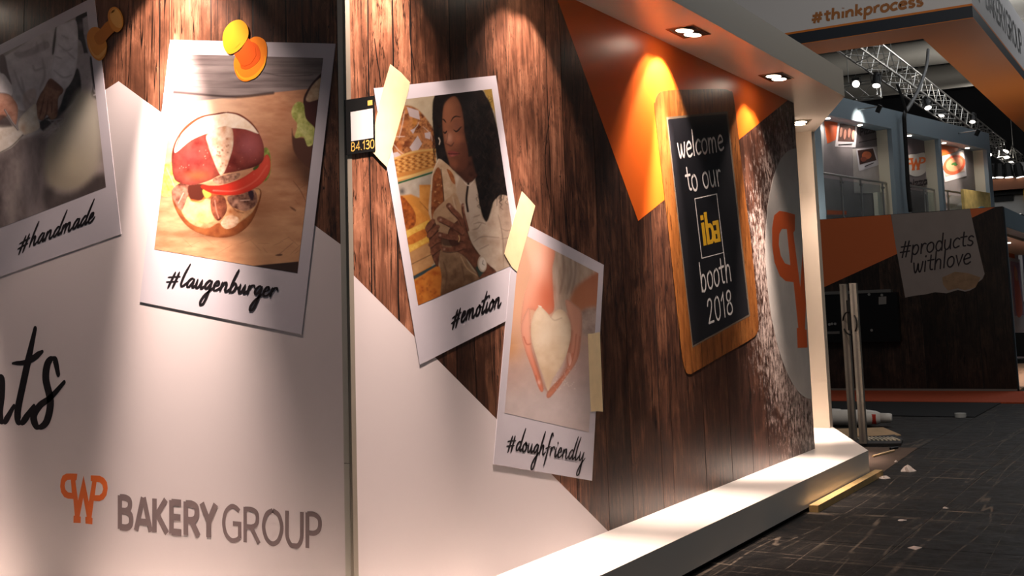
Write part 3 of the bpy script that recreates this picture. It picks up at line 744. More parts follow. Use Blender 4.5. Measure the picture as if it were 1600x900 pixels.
    P.poly(B(bag), lambda x, y: mixc((196, 160, 124), (112, 78, 52), (fbm(x/9, y/9, 26) - .5)*.8 + (y - 320)/150), 1.0)
    P.line(B([(515, 520), (560, 600), (648, 660)]), 1.6, (206, 172, 134), .9); P.line(B([(400, 560), (420, 640), (410, 740)]), 2.2, (96, 64, 42), 1.4, .7); P.line(B([(520, 570), (540, 680)]), 2, (92, 60, 40), 1.4, .7)
    P.line(B([(460, 120), (480, 200), (520, 300)]), 1.4, (226, 200, 170), 1, .7)
    # hands
    skin = lambda s_: noisec((84, 46, 32), (142, 90, 66), 7, s_)
    P.poly(B([(322, 272), (350, 302), (372, 380), (388, 430), (372, 500), (362, 585), (335, 555), (312, 480), (300, 400), (278, 336), (288, 300)]), skin(27), 1.0, 1, True, (4, .35))
    for f_ in ([(290, 330), (318, 300), (328, 280)], [(300, 380), (340, 340), (360, 318)], [(312, 440), (350, 410), (374, 402)], [(325, 490), (360, 460), (376, 450)]):
        P.line(B(f_), 7, noisec((104, 60, 42), (150, 96, 70), 4, 28), .8); q = [(x + 6, y + 22) for x, y in f_]; P.line(B(q), 1.3, (48, 24, 18), .7, .9)
    P.poly(B([(520, 260), (548, 310), (585, 420), (640, 505), (700, 570), (752, 628), (650, 672), (610, 610), (540, 520), (470, 470), (430, 400), (440, 330)]), skin(29), 1.0, 1, True, (5, .3))
    fingers = ([(434, 178), (462, 212), (498, 248), (520, 290)], [(374, 268), (420, 290), (470, 318), (520, 352)], [(370, 372), (420, 385), (470, 392), (530, 400)], [(398, 466), (440, 472), (490, 466), (540, 450)], [(528, 172), (530, 215), (545, 280), (560, 340)])
    for i, f_ in enumerate(fingers):
        P.line(B(f_), (9, 9.5, 9, 7.5, 5)[i], noisec((108, 62, 44), (156, 102, 76), 5, 30 + i), .8)
        P.line(B([(x - 2, y + 19) for x, y in f_[:4]]), 1.3, (44, 22, 16), .7, .85)
        P.blob(b1_(f_[0][0] + 6, f_[0][1] + 3), 1.8, (206, 166, 146), .8)
    P.poly(B([(385, 400), (440, 408), (500, 420), (505, 440), (450, 448), (395, 440)]), (66, 36, 28), 1.6, .8)
    P.line(B([(500, 378), (506, 398), (500, 418)]), 1.2, (226, 190, 130), .5)
    # watch
    P.poly(B([(612, 590), (636, 575), (668, 622), (640, 660)]), (58, 74, 66), .8, 1, False)
    P.poly([ (x, y) for x, y in B(circle((658, 567), 31, 20, rb=54, rot=-0.08))], (206, 188, 166), .7); P.poly(B(circle((660, 567), 23, 20, rb=43, rot=-0.08)), (236, 226, 212), .7)
    P.line(B([(660, 567), (664, 545)]), .9, (60, 50, 46), .5); P.line(B([(660, 567), (672, 575)]), .9, (60, 50, 46), .5)

# ---------------------------------------------------------------- dough heart in two hands
def paint_heart(P):
    D = crop(2.647, 770, 360); d1 = lambda x, y: D([(x, y)])[0]
    P.fill(gradc((214, 168, 140), (206, 190, 186), d1(200, 300), d1(230, 700)))
    P.blob(d1(60, 480), 26, (206, 150, 96), .9, 34); P.blob(d1(90, 330), 34, (240, 186, 150), .8, 50); P.blob(d1(60, 600), 34, (196, 166, 156), .7, 24)
    P.poly(D([(240, 70), (440, 150), (440, 330), (350, 330), (300, 340), (250, 320)]), noisec((176, 152, 132), (210, 190, 172), 10, 2, 2, .4), 4)
    for x in (290, 320, 338): P.line(D([(x, 90), (x + 4, 180), (x - 12, 260)]), 3.0, (132, 108, 98), 2, .6, True)
    P.poly(D([(445, 180), (445, 340), (400, 330), (340, 350), (318, 300), (340, 240), (400, 190)]), gradc((206, 130, 88), (176, 104, 70), d1(340, 300), d1(440, 220)), 5, .9)
    P.poly(D([(360, 340), (440, 320), (440, 420), (375, 430)]), noisec((150, 132, 124), (206, 190, 180), 8, 3), 5, .8)
    P.blob(d1(360, 560), 30, (206, 176, 168), .6, 26); P.blob(d1(230, 750), 60, (220, 206, 204), .6, 24)
    P.mottle(D([(20, 500), (420, 480), (410, 850), (30, 800)]), .10, 12, 1, 1, 7)
    # left arm and hand
    P.poly(D([(128, 20), (250, 70), (246, 160), (250, 260), (252, 330), (215, 350), (150, 330), (118, 410), (118, 340), (132, 260), (158, 180), (140, 100)]), gradc((250, 186, 158), (224, 128, 96), d1(150, 200), d1(250, 240)), 1.4, 1, True, (9, .18))
    P.blob(d1(190, 130), 12, (255, 206, 184), .6, 26); P.blob(d1(222, 270), 14, (216, 116, 84), .7, 24)
    P.poly(D([(150, 320), (120, 380), (118, 430), (135, 500), (165, 580), (185, 640), (200, 668), (210, 655), (196, 600), (176, 540), (160, 480), (158, 400)]), gradc((244, 176, 150), (232, 142, 112), d1(120, 380), d1(200, 620)), 1.1, 1, True, (6, .25))
    P.line(D([(128, 440), (140, 470), (156, 470)]), 1.6, (196, 96, 66), .8, .9); P.line(D([(178, 600), (188, 640)]), 1.4, (196, 100, 74), .7, .8)
    P.blob(d1(192, 628), 3, (250, 206, 190), .8, 4)
    # right hand
    P.poly(D([(300, 290), (345, 310), (368, 345), (366, 440), (352, 530), (308, 600), (238, 690), (226, 668), (300, 580), (318, 480), (322, 400)]), gradc((232, 172, 146), (214, 138, 110), d1(340, 350), d1(260, 660)), 1.2, 1, True, (6, .25))
    P.line(D([(320, 470), (308, 520), (316, 560), (330, 510)]), 2.0, (206, 120, 94), .8, .9); P.line(D([(345, 430), (338, 500), (318, 562), (262, 640)]), 1.4, (190, 110, 84), .8, .8); P.line(D([(360, 440), (350, 520)]), 1.4, (196, 120, 96), .8, .7)
    P.poly(D([(308, 512), (320, 508), (326, 540), (316, 560)]), (244, 196, 178), .8)
    for k in range(40):
        r = random.Random(k); P.blob(d1(r.uniform(240, 345), r.uniform(560, 660)), .9, (250, 236, 226), .55)
    # heart
    P.line(D([(160, 400), (180, 540), (228, 662), (300, 570), (324, 420)]), 5, (170, 104, 76), 2.4, .6)
    P.poly(D([(192, 314), (206, 322), (226, 342), (240, 360), (254, 338), (276, 326), (298, 338), (320, 382), (322, 440), (306, 510), (280, 566), (248, 615), (229, 664), (212, 615), (182, 530), (162, 460), (158, 400), (170, 348)]), noisec((226, 198, 164), (246, 226, 198), 16, 11), .9, 1, True, (8, .14))
    P.line(D([(240, 360), (256, 372), (285, 362)]), 1.4, (190, 160, 126), 1.0, .7); P.blob(d1(230, 610), 8, (206, 172, 136), .6, 16); P.blob(d1(215, 420), 20, (252, 236, 212), .5, 24)
    P.line(D([(190, 312), (200, 316)]), 1.6, (250, 240, 224), .8)

# ---------------------------------------------------------------- baker's hands at work
def paint_baker(P):
    H = crop(2.725, 0, 0); h1 = lambda x, y: H([(x, y)])[0]
    P.fill(noisec((150, 140, 140), (196, 188, 188), 16, 1))
    # apron
    P.poly(H([(-80, 280), (20, 240), (235, 110), (235, 220), (215, 340), (170, 400), (150, 455), (90, 470), (60, 430), (20, 300), (-80, 340)]), noisec((192, 186, 190), (228, 222, 226), 14, 2), 1.2)
    P.poly(H([(60, 225), (110, 215), (195, 175), (205, 205), (120, 240), (80, 245)]), noisec((140, 132, 138), (178, 170, 176), 8, 3), 2, .8)
    for l in ([(155, 180), (160, 215)], [(185, 170), (192, 205)], [(60, 300), (90, 380), (130, 450)], [(180, 250), (190, 320), (170, 380)], [(140, 280), (150, 300), (180, 290)], [(90, 330), (110, 420)]):
        P.line(H(l), 3, (142, 134, 138), 2, .7, True)
    P.poly(H([(100, 400), (150, 380), (150, 455), (108, 470)]), noisec((176, 156, 148), (206, 190, 184), 6, 4), 2, .7)
    # dark opening between apron and sleeve, dark wall strip at the right
    P.poly(H([(238, 112), (245, 150), (240, 210), (222, 232), (226, 170)]), (66, 56, 58), 1.6)
    P.poly(H([(322, 74), (360, 55), (368, 120), (378, 240), (400, 380), (410, 420), (390, 420), (352, 200), (330, 160)]), (52, 46, 50), 1.2)
    P.poly(H([(326, 72), (376, 46), (378, 66), (352, 84), (358, 150), (332, 160)]), (36, 30, 32), 1.0, 1, False); P.blob(h1(345, 110), 5, (110, 100, 104), .8, 6)
    P.poly(H([(352, 80), (400, 50), (430, 400), (400, 390), (380, 250), (356, 140)]), noisec((150, 144, 150), (186, 180, 186), 8, 6), 1.4, .95, False)
    P.poly(H([(330, 250), (390, 240), (392, 385), (345, 400)]), noisec((160, 152, 156), (186, 178, 182), 8, 7), 1.4, 1)
    P.poly(H([(382, 250), (396, 260), (412, 370), (398, 372)]), (52, 48, 54), 1.2); P.line(H([(400, 405), (416, 400)]), 2, (206, 200, 204), .8)
    # dark table edge behind the hand
    P.poly(H([(330, 290), (345, 392), (300, 450), (250, 510), (190, 560), (170, 520), (245, 470), (280, 380)]), noisec((28, 24, 28), (70, 62, 64), 9, 8), 1.6)
    # table
    P.poly(H([(-60, 640), (60, 600), (180, 560), (300, 450), (350, 400), (480, 520), (480, 950), (-60, 950)]), noisec((104, 92, 92), (186, 172, 168), 26, 9, 1.4, .8), 3)
    P.poly(H([(90, 640), (180, 580), (230, 700), (200, 900), (110, 900)]), noisec((104, 94, 96), (150, 138, 138), 14, 10, 1.5, .5), 8, .8)
    for k in range(24):
        r = random.Random(k); P.line(H([(r.uniform(170, 280), r.uniform(500, 590)), (r.uniform(200, 300), r.uniform(500, 580))]), 1.4, (206, 200, 202), 1.2, .4, True)
    # big soft ball of dough, out of focus
    P.poly(H([(345, 385), (385, 395), (412, 460), (425, 560), (418, 700), (360, 790), (270, 810), (205, 780), (190, 700), (210, 600), (270, 520), (310, 440)]), gradc((204, 198, 182), (178, 166, 146), h1(330, 500), h1(260, 760)), 9)
    P.blob(h1(300, 690), 26, (206, 194, 168), .6, 24)
    P.poly(H([(190, 800), (300, 825), (430, 740), (470, 790), (330, 860), (200, 900)]), (64, 54, 52), 8, .8)
    # sleeve and forearm
    P.poly(H([(245, 112), (290, 95), (325, 92), (332, 200), (322, 300), (296, 360), (268, 380), (240, 350), (214, 330), (228, 240), (238, 170)]), noisec((206, 202, 208), (236, 232, 238), 10, 12), 1.1, 1, True, (6, .18))
    for l in ([(250, 190), (280, 215), (310, 205)], [(262, 150), (290, 165)], [(285, 220), (318, 250)], [(236, 240), (262, 250)], [(230, 300), (270, 330), (305, 320)]):
        P.line(H(l), 2.2, (150, 142, 150), 1.4, .7, True)
    P.poly(H([(212, 335), (240, 350), (268, 378), (266, 396), (248, 420), (244, 490), (220, 510), (200, 490), (182, 512), (160, 505), (148, 480), (158, 430), (188, 375)]), noisec((128, 84, 66), (178, 132, 108), 8, 13), 1.1, 1, True, (6, .3))
    for l in ([(190, 400), (180, 450), (168, 500)], [(205, 420), (200, 470), (190, 505)], [(222, 430), (220, 480)]): P.line(H(l), 2.0, (84, 50, 40), 1.0, .8, True)
    P.poly(H([(216, 338), (262, 372), (258, 388), (205, 368)]), (110, 68, 52), 2.0, .7)
    # dough pieces, left hand, knife
    P.poly(H([(84, 505), (120, 465), (152, 443), (158, 490), (168, 545), (120, 570), (92, 572), (78, 545)]), noisec((222, 208, 190), (248, 240, 230), 8, 14), .9, 1, True, (5, .18)); P.blob(h1(98, 545), 5, (196, 150, 110), .6, 7)
    P.poly(H([(-40, 545), (30, 532), (70, 545), (97, 570), (60, 620), (10, 648), (-40, 660)]), noisec((226, 212, 196), (250, 242, 234), 8, 15), .9, 1, True, (5, .15)); P.line(H([(97, 575), (50, 622), (0, 650)]), 1.8, (70, 60, 58), 1, .8)
    P.poly(H([(-40, 300), (20, 318), (52, 372), (46, 412), (10, 402), (-40, 420)]), noisec((226, 220, 224), (244, 238, 242), 8, 16), 1.0); P.line(H([(-10, 395), (20, 398), (48, 410)]), 2.2, (150, 140, 146), 1, .8)
    P.poly(H([(0, 240), (20, 238), (34, 300), (50, 360), (20, 318), (0, 305)]), (120, 108, 110), 1.4)
    P.poly(H([(-30, 410), (30, 400), (60, 425), (76, 460), (70, 525), (55, 530), (40, 490), (20, 500), (-30, 520)]), noisec((190, 128, 104), (232, 176, 152), 8, 17), 1.0, 1, True, (6, .28))
    P.poly(H([(-20, 500), (20, 490), (50, 530), (40, 540), (-20, 540)]), (60, 40, 36), 2.5, .8)
    P.line(H([(20, 468), (45, 510), (76, 552)]), 2.6, (120, 108, 108), .8); P.line(H([(22, 468), (47, 510), (78, 552)]), .8, (214, 206, 206), .5)

# ================================================================ POLAROIDS
def polaroid(fr, outer, inner, nu, nv, painter, label, name='polaroid_print', off=0.0035, tone=1.0):
    o_ab = px_loop(fr, outer) if outer[0][0] is not None else outer
    c = np.mean(np.array(o_ab), 0)
    t = thing(name, fr.w(c[0], min(p[1] for p in o_ab), 0.0013), label, 'photo print', 'large polaroid pictures on the printed walls')
    decal('white_border', fr, [o_ab], M_CARD, off, t, 0.0013)
    photo_print(fr, px_loop(fr, inner), nu, nv, painter, t, off + 0.0004, tone)
    return t, o_ab
POL = {}
POL['burger'] = polaroid(FL, [(266.6, 62.4), (525, 68.4), (472, 522.5), (219, 471.5)], [(278.6, 84.6), (506, 91), (465.5, 426.8), (242, 389.6)], 270, 360, paint_burger,
    'tilted polaroid of a burger with a pretzel bun, under the bright orange pin', tone=0.96)[0]
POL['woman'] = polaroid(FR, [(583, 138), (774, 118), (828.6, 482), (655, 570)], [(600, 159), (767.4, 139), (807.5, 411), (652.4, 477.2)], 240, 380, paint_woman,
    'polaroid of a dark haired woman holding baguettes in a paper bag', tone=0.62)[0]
POL['heart'] = polaroid(FR, [(803.5, 340.3), (942.5, 414), (924, 751), (770, 725)], [(811.5, 363.5), (934, 427), (919, 675.5), (787, 645)], 190, 330, paint_heart,
    'polaroid of two hands holding a heart of dough, overlapping the woman polaroid', off=0.0047, tone=0.9)[0]
# baker polaroid runs out of the frame: complete it from its upright edge and its 0.838 proportion
tr, br_ = np.array(FL.ab(148, -5)), np.array(FL.ab(190, 365.6)); dv = br_ - tr; hgt = np.linalg.norm(dv); dv /= hgt; du = np.array([-dv[1], dv[0]])
du = du if du[0] < 0 else -du
tl_, bl2 = tr + du * 0.838 * hgt, br_ + du * 0.838 * hgt
itr, ibr = np.array(FL.ab(136.5, 18)), np.array(FL.ab(166.5, 292.5)); iw = 0.838 * hgt - 2 * abs((itr - tr) @ du)
cc = (tr + br_ + tl_ + bl2) / 4
t = thing('polaroid_print', FL.w(cc[0], bl2[1], 0.0013), 'polaroid of a baker shaping dough by hand, cut by the left edge of the picture', 'photo print', 'large polaroid pictures on the printed walls')
decal('white_border', FL, [[tuple(tl_), tuple(tr), tuple(br_), tuple(bl2)]], M_CARD, 0.0035, t, 0.0013)
photo_print(FL, [itr + du * iw, itr, ibr, ibr + du * iw], 330, 330, paint_baker, t, 0.0039)
POL['baker'] = t

# ---------------------------------------------------------------- tape and printed pins
for fr, pts, lab, of in ((FR, [(608.7, 100.4), (617, 107), (626, 114), (633, 122), (639.4, 128.5), (637, 142), (630, 168), (618, 210), (603, 261), (593, 251), (581, 238), (583, 215), (585.5, 191), (592, 160), (598.6, 135.6)], 'wide cream tape strip across the corner of the woman polaroid', 0.0048),
                         (FR, [(814, 299), (820, 305), (835, 321.7), (830, 340), (822, 370), (806.7, 425), (801, 420), (797.5, 416), (786.7, 396.7), (793, 373), (803, 337)], 'cream tape strip joining the woman polaroid and the heart polaroid', 0.0060),
                         (FR, [(917.3, 521.7), (926, 521), (936, 518.7), (938, 570), (940.8, 643.3), (932, 642.5), (921.9, 643.3), (920, 600), (918.5, 560)], 'upright cream tape strip on the right edge of the heart polaroid', 0.0060)):
    P_ = px_loop(fr, pts)
    o = decal('tape_strip', fr, [P_], M_TAPE, of, None, of - 0.0007)
    tag(o, lab, 'tape', 'tape strips on the polaroids')
def pin(fr, base, head, neck, off, label, tone):
    """flat printed drawing of a push pin: base disc, neck, head"""
    C0 = px_loop(fr, base[0]); c = np.mean(C0, 0)
    t = thing('push_pin_print', fr.w(c[0], min(p[1] for p in C0), off - 0.0006), label, 'push pin', 'printed push pins')
    lo, mid, hi = tone
    m1, m2, m3 = (mat('pin_%d_%d_%d' % q, q, 0.32) for q in tone)
    o = decal('pin_base', fr, [C0], m2, off, t, off - 0.0006)
    for k, pts in enumerate(base[1:]): decal('base_facet', fr, [px_loop(fr, pts)], (m1, m3)[k % 2], off + 0.0004, o, off)
    decal('pin_neck', fr, [px_loop(fr, neck)], m1, off + 0.0009, t, off + 0.0004)
    h = decal('pin_head', fr, [px_loop(fr, head[0])], m2 if len(head) > 2 else m3, off + 0.0015, t, off + 0.0009)
    for k, pts in enumerate(head[1:]): decal('head_facet', fr, [px_loop(fr, pts)], m3, off + 0.0019, h, off + 0.0015)
C2 = crop(3.3333, 200, 30); C6 = crop(4.5, 0, 0)
sp = lambda pts, n=5: [tuple(p) for p in spline(pts, n)]
pin(FL, [C2(sp([(556, 215), (575, 180), (640, 105), (680, 92), (718, 115), (728, 170), (715, 240), (670, 300), (620, 325), (580, 310), (558, 265)])),
         C2(sp([(590, 240), (625, 130), (665, 125), (690, 160), (690, 210), (650, 250), (612, 262)])),
         C2(sp([(566, 262), (590, 296), (625, 305), (670, 284), (712, 230), (716, 190), (722, 215), (708, 258), (668, 306), (618, 318), (584, 302)]))],
    [C2(sp([(498, 95), (512, 50), (545, 15), (590, 5), (625, 35), (632, 85), (610, 130), (570, 170), (530, 182), (505, 150)])),
     C2(sp([(560, 148), (585, 122), (588, 128), (566, 150)]))],
    C2([(556, 184), (590, 165), (612, 130), (632, 100), (668, 150), (672, 190), (645, 232), (612, 246), (590, 238), (578, 215)]), 0.0052,
    'large bright orange push pin picture on the burger polaroid', ((232, 92, 22), (250, 140, 34), (255, 176, 40)))
pin(FL, [C6(sp([(618, 245), (640, 205), (675, 190), (715, 210), (735, 260), (757, 320), (745, 390), (710, 428), (670, 412), (640, 370), (620, 310)])),
         C6(sp([(668, 262), (690, 225), (730, 215), (750, 280), (720, 312), (688, 310)])),
         C6(sp([(630, 300), (650, 360), (690, 392), (740, 350), (752, 330), (745, 372), (706, 412), (668, 398), (640, 352)]))],
    [C6(sp([(765, 110), (780, 65), (815, 50), (850, 75), (872, 130), (868, 190), (835, 228), (800, 212), (775, 165)])),
     C6(sp([(780, 108), (795, 70), (822, 62), (850, 95), (866, 150), (858, 196), (825, 190), (792, 150)])), C6(sp([(790, 90), (800, 76), (815, 72), (800, 92)]))],
    C6([(690, 265), (700, 220), (745, 165), (772, 145), (800, 200), (808, 226), (770, 262), (740, 300), (705, 312)]), 0.0052,
    'dimly lit ochre push pin picture at the baker polaroid corner', ((206, 124, 40), (226, 146, 56), (240, 178, 96)))
# ================================================================ LETTERING
SCRIPT = {
 '#': (1.35, ['L', [(.28,-.35),(.62,1.45)]], ['L', [(.72,-.3),(1.0,1.5)]], ['L', [(.02,.82),(1.2,1.05)]], ['L', [(-.02,.3),(1.1,.5)]]),
 'l': (.62, [(.48,2.5),(.22,1.4),(.1,.4),(.2,.02),(.4,.15),(.66,.55)]),
 'a': (.88, [(.62,.85),(.4,1.0),(.12,.6),(.1,.15),(.3,.05),(.55,.55),(.66,.95)], [(.66,.95),(.6,.3),(.7,.03),(.92,.35)]),
 'u': (.88, [(.1,.95),(.08,.3),(.2,.02),(.42,.3),(.56,.95)], [(.56,.95),(.56,.25),(.68,.03),(.92,.38)]),
 'g': (.88, [(.62,.85),(.4,1.0),(.12,.6),(.12,.2),(.3,.1),(.55,.6),(.66,.95)], [(.66,.95),(.56,-.4),(.38,-1.5),(.12,-1.75),(.05,-1.3),(.3,-.6),(.7,-.05),(.94,.35)]),
 'e': (.68, [(.1,.4),(.42,.65),(.42,.95),(.25,1.0),(.08,.6),(.1,.12),(.3,.0),(.55,.2),(.72,.45)]),
 'n': (.92, [(.12,.95),(.06,.0)], [(.08,.3),(.3,.9),(.48,.95),(.54,.6),(.54,.15),(.7,.0),(.94,.35)]),
 'm': (1.32, [(.12,.95),(.06,.0)], [(.08,.3),(.28,.9),(.44,.95),(.48,.6),(.44,.0)], [(.46,.3),(.66,.9),(.84,.95),(.9,.6),(.9,.15),(1.05,.0),(1.34,.35)]),
 'b': (.88, [(.44,2.5),(.2,1.3),(.06,-.05)], [(.1,.5),(.35,1.0),(.58,.75),(.5,.2),(.25,.0),(.1,.25)], [(.52,.6),(.7,.5),(.9,.65)]),
 'r': (.7, [(.12,.95),(.08,0)], [(.1,.4),(.3,.92),(.5,1.0),(.64,.8)]),
 'o': (.78, [(.4,1.0),(.14,.7),(.1,.2),(.3,.0),(.55,.3),(.56,.8),(.4,1.0),(.5,.75),(.8,.75)]),
 't': (.6, [(.44,2.1),(.24,.9),(.15,.2),(.3,.0),(.62,.38)], [(-.14,1.3),(.3,1.36),(.72,1.6)]),
 'i': (.46, [(.14,.95),(.08,.2),(.2,.0),(.48,.38)], [(.26,1.42),(.3,1.58)]),
 'h': (.9, [(.46,2.5),(.2,1.3),(.04,0)], [(.08,.3),(.32,.95),(.5,.9),(.5,.3),(.62,.0),(.92,.35)]),
 'd': (.92, [(.6,.85),(.4,1),(.12,.6),(.1,.15),(.3,.05),(.58,.6)], [(1.0,2.5),(.72,1.2),(.6,.3),(.7,.03),(.95,.35)]),
 'f': (.62, [(.78,2.2),(.56,2.4),(.34,1.3),(.2,0),(.02,-1.1)], [(-.08,.7),(.6,1.0)]),
 'y': (.9, [(.1,.95),(.08,.3),(.22,.05),(.45,.4),(.6,.95)], [(.62,.95),(.5,-.3),(.35,-1.4),(.1,-1.6),(.05,-1.2),(.4,-.4),(.9,.35)]),
 's': (.62, [(.66,1.12),(.5,1.45),(.32,1.35),(.3,1.0),(.5,.5),(.44,.06),(.2,-.08),(.04,.14),(.2,.4),(.5,.6),(.86,.95)]),
}
HAND_ = {
 'w': (1.12, [(.02,1),(.12,.35),(.26,.02),(.42,.3),(.5,.85),(.58,.3),(.74,.02),(.9,.35),(1.0,1)]),
 'e': (.86, [(.08,.5),(.4,.54),(.72,.62),(.62,.92),(.36,1),(.1,.72),(.06,.35),(.22,.05),(.5,0),(.78,.14)]),
 'l': (.4, ['L', [(.14,1.75),(.14,.02)]]),
 'c': (.8, [(.72,.86),(.45,1),(.14,.75),(.08,.35),(.3,.02),(.72,.14)]),
 'o': (.92, [(.42,1),(.14,.82),(.06,.45),(.2,.08),(.48,.0),(.74,.25),(.76,.7),(.6,.95),(.42,1)]),
 'm': (1.3, ['L', [(.08,1),(.1,0)]], [(.1,.55),(.25,.92),(.45,.95),(.55,.7),(.57,0)], [(.57,.55),(.72,.92),(.92,.95),(1.04,.7),(1.08,0)]),
 't': (.72, [(.32,1.5),(.3,.6),(.36,.12),(.6,.06)], ['L', [(.0,1),(.66,1.02)]]),
 'u': (.92, [(.08,1),(.08,.4),(.2,.04),(.45,.04),(.66,.4),(.7,1)], ['L', [(.7,1),(.72,0)]]),
 'r': (.66, ['L', [(.1,1),(.12,0)]], [(.12,.5),(.25,.88),(.45,1),(.6,.92)]),
 'b': (.92, ['L', [(.1,1.75),(.1,.02)]], [(.1,.5),(.3,.92),(.6,.9),(.74,.5),(.6,.08),(.3,.0),(.1,.3)]),
 'h': (.92, ['L', [(.1,1.75),(.1,0)]], [(.1,.5),(.3,.92),(.55,.95),(.68,.7),(.7,0)]),
 'p': (.92, ['L', [(.12,1),(.1,-.75)]], [(.12,.55),(.3,.92),(.6,.95),(.76,.55),(.6,.1),(.32,.02),(.12,.25)]),
 'd': (.92, ['L', [(.74,1.75),(.74,0)]], [(.74,.6),(.55,.95),(.25,.95),(.08,.5),(.22,.06),(.5,.02),(.74,.35)]),
 's': (.76, [(.64,.86),(.42,1),(.16,.86),(.2,.6),(.5,.45),(.62,.22),(.42,.0),(.08,.1)]),
 'i': (.36, ['L', [(.14,1),(.14,0)]], ['L', [(.14,1.42),(.15,1.52)]]),
 'v': (.84, ['L', [(.04,1),(.38,0),(.74,1)]]),
 'n': (.92, ['L', [(.1,1),(.1,0)]], [(.1,.5),(.3,.92),(.55,.95),(.68,.7),(.7,0)]),
 'k': (.82, ['L', [(.1,1.75),(.1,0)]], ['L', [(.64,1),(.12,.45)]], ['L', [(.26,.58),(.7,0)]]),
 'P': (.95, ['L', [(.12,1.55),(.1,0)]], [(.12,1.52),(.5,1.52),(.78,1.2),(.6,.85),(.12,.75)]),
 'z': (.78, ['L', [(.06,1),(.66,1),(.06,.02),(.7,.02)]]),
 'a': (.92, [(.7,.7),(.5,.98),(.22,.92),(.07,.5),(.2,.05),(.45,.03),(.7,.4)], ['L', [(.72,1),(.72,0)]]),
 '2': (.95, [(.08,1.2),(.2,1.5),(.5,1.55),(.66,1.25),(.5,.75),(.06,.04)], ['L', [(.06,.04),(.78,.04)]]),
 '0': (.95, [(.42,1.55),(.14,1.3),(.06,.75),(.16,.2),(.42,.0),(.7,.25),(.76,.8),(.66,1.35),(.42,1.55)]),
 '1': (.6, ['L', [(.06,1.15),(.36,1.55),(.36,0)]]),
 '8': (.92, [(.42,.82),(.14,1.05),(.16,1.4),(.42,1.55),(.66,1.4),(.66,1.05),(.42,.82),(.1,.55),(.1,.15),(.42,.0),(.74,.15),(.72,.55),(.42,.82)]),
 '3': (.9, [(.1,1.35),(.35,1.55),(.65,1.4),(.62,1.0),(.3,.82),(.68,.65),(.7,.2),(.4,.0),(.06,.18)]),
 '4': (.95, ['L', [(.58,0),(.58,1.55),(.06,.45),(.8,.45)]]),
 '.': (.36, ['L', [(.1,.0),(.12,.12)]]),
 'B': (.95, ['L', [(.12,1.55),(.12,0)]], [(.12,1.52),(.5,1.52),(.66,1.18),(.5,.85),(.12,.82)], [(.12,.82),(.55,.8),(.76,.42),(.55,.03),(.12,.03)]),
 '#': (1.2, ['L', [(.28,-.1),(.5,1.5)]], ['L', [(.66,-.1),(.88,1.5)]], ['L', [(.08,1.0),(1.08,1.0)]], ['L', [(.02,.45),(1.02,.45)]]),
 ' ': (.55,),
}
CAPS = {   # cap height 1
 'B': (.56, ['L', [(.07,0),(.07,1)]], [(.07,.94),(.26,.94),(.4,.86),(.4,.66),(.28,.55),(.07,.54)], [(.07,.54),(.3,.53),(.44,.42),(.44,.17),(.3,.06),(.07,.06)]),
 'A': (.56, ['L', [(.03,0),(.27,1)]], ['L', [(.29,1),(.53,0)]], ['L', [(.12,.27),(.44,.27)]]),
 'K': (.55, ['L', [(.07,0),(.07,1)]], ['L', [(.46,1),(.14,.5)]], ['L', [(.16,.54),(.5,0)]]),
 'E': (.46, ['L', [(.07,0),(.07,1)]], ['L', [(.07,.94),(.4,.94)]], ['L', [(.07,.5),(.38,.5)]], ['L', [(.07,.06),(.41,.06)]]),
 'R': (.55, ['L', [(.07,0),(.07,1)]], [(.07,.94),(.28,.94),(.43,.84),(.43,.58),(.3,.46),(.07,.45)], ['L', [(.24,.47),(.5,0)]]),
 'Y': (.54, ['L', [(.03,1),(.27,.46)]], ['L', [(.51,1),(.27,.46)]], ['L', [(.27,.5),(.27,0)]]),
 'G': (.62, [(.54,.86),(.42,.96),(.28,.97),(.12,.8),(.06,.5),(.12,.2),(.28,.03),(.44,.04),(.55,.12)], ['L', [(.55,.1),(.55,.5),(.34,.5)]]),
 'O': (.68, [(.34,.97),(.15,.84),(.06,.5),(.15,.16),(.34,.03),(.53,.16),(.62,.5),(.53,.84),(.34,.97)]),
 'U': (.6, [(.07,1),(.07,.6),(.08,.26),(.18,.06),(.3,.03),(.43,.06),(.52,.26),(.53,.6),(.53,1)]),
 'P': (.54, ['L', [(.07,0),(.07,1)]], [(.07,.96),(.28,.96),(.44,.84),(.44,.58),(.3,.44),(.07,.43)]),
 'I': (.2, ['L', [(.1,0),(.1,1)]]), 'Z': (.5, ['L', [(.06,.95),(.44,.95),(.06,.05),(.46,.05)]]),
}
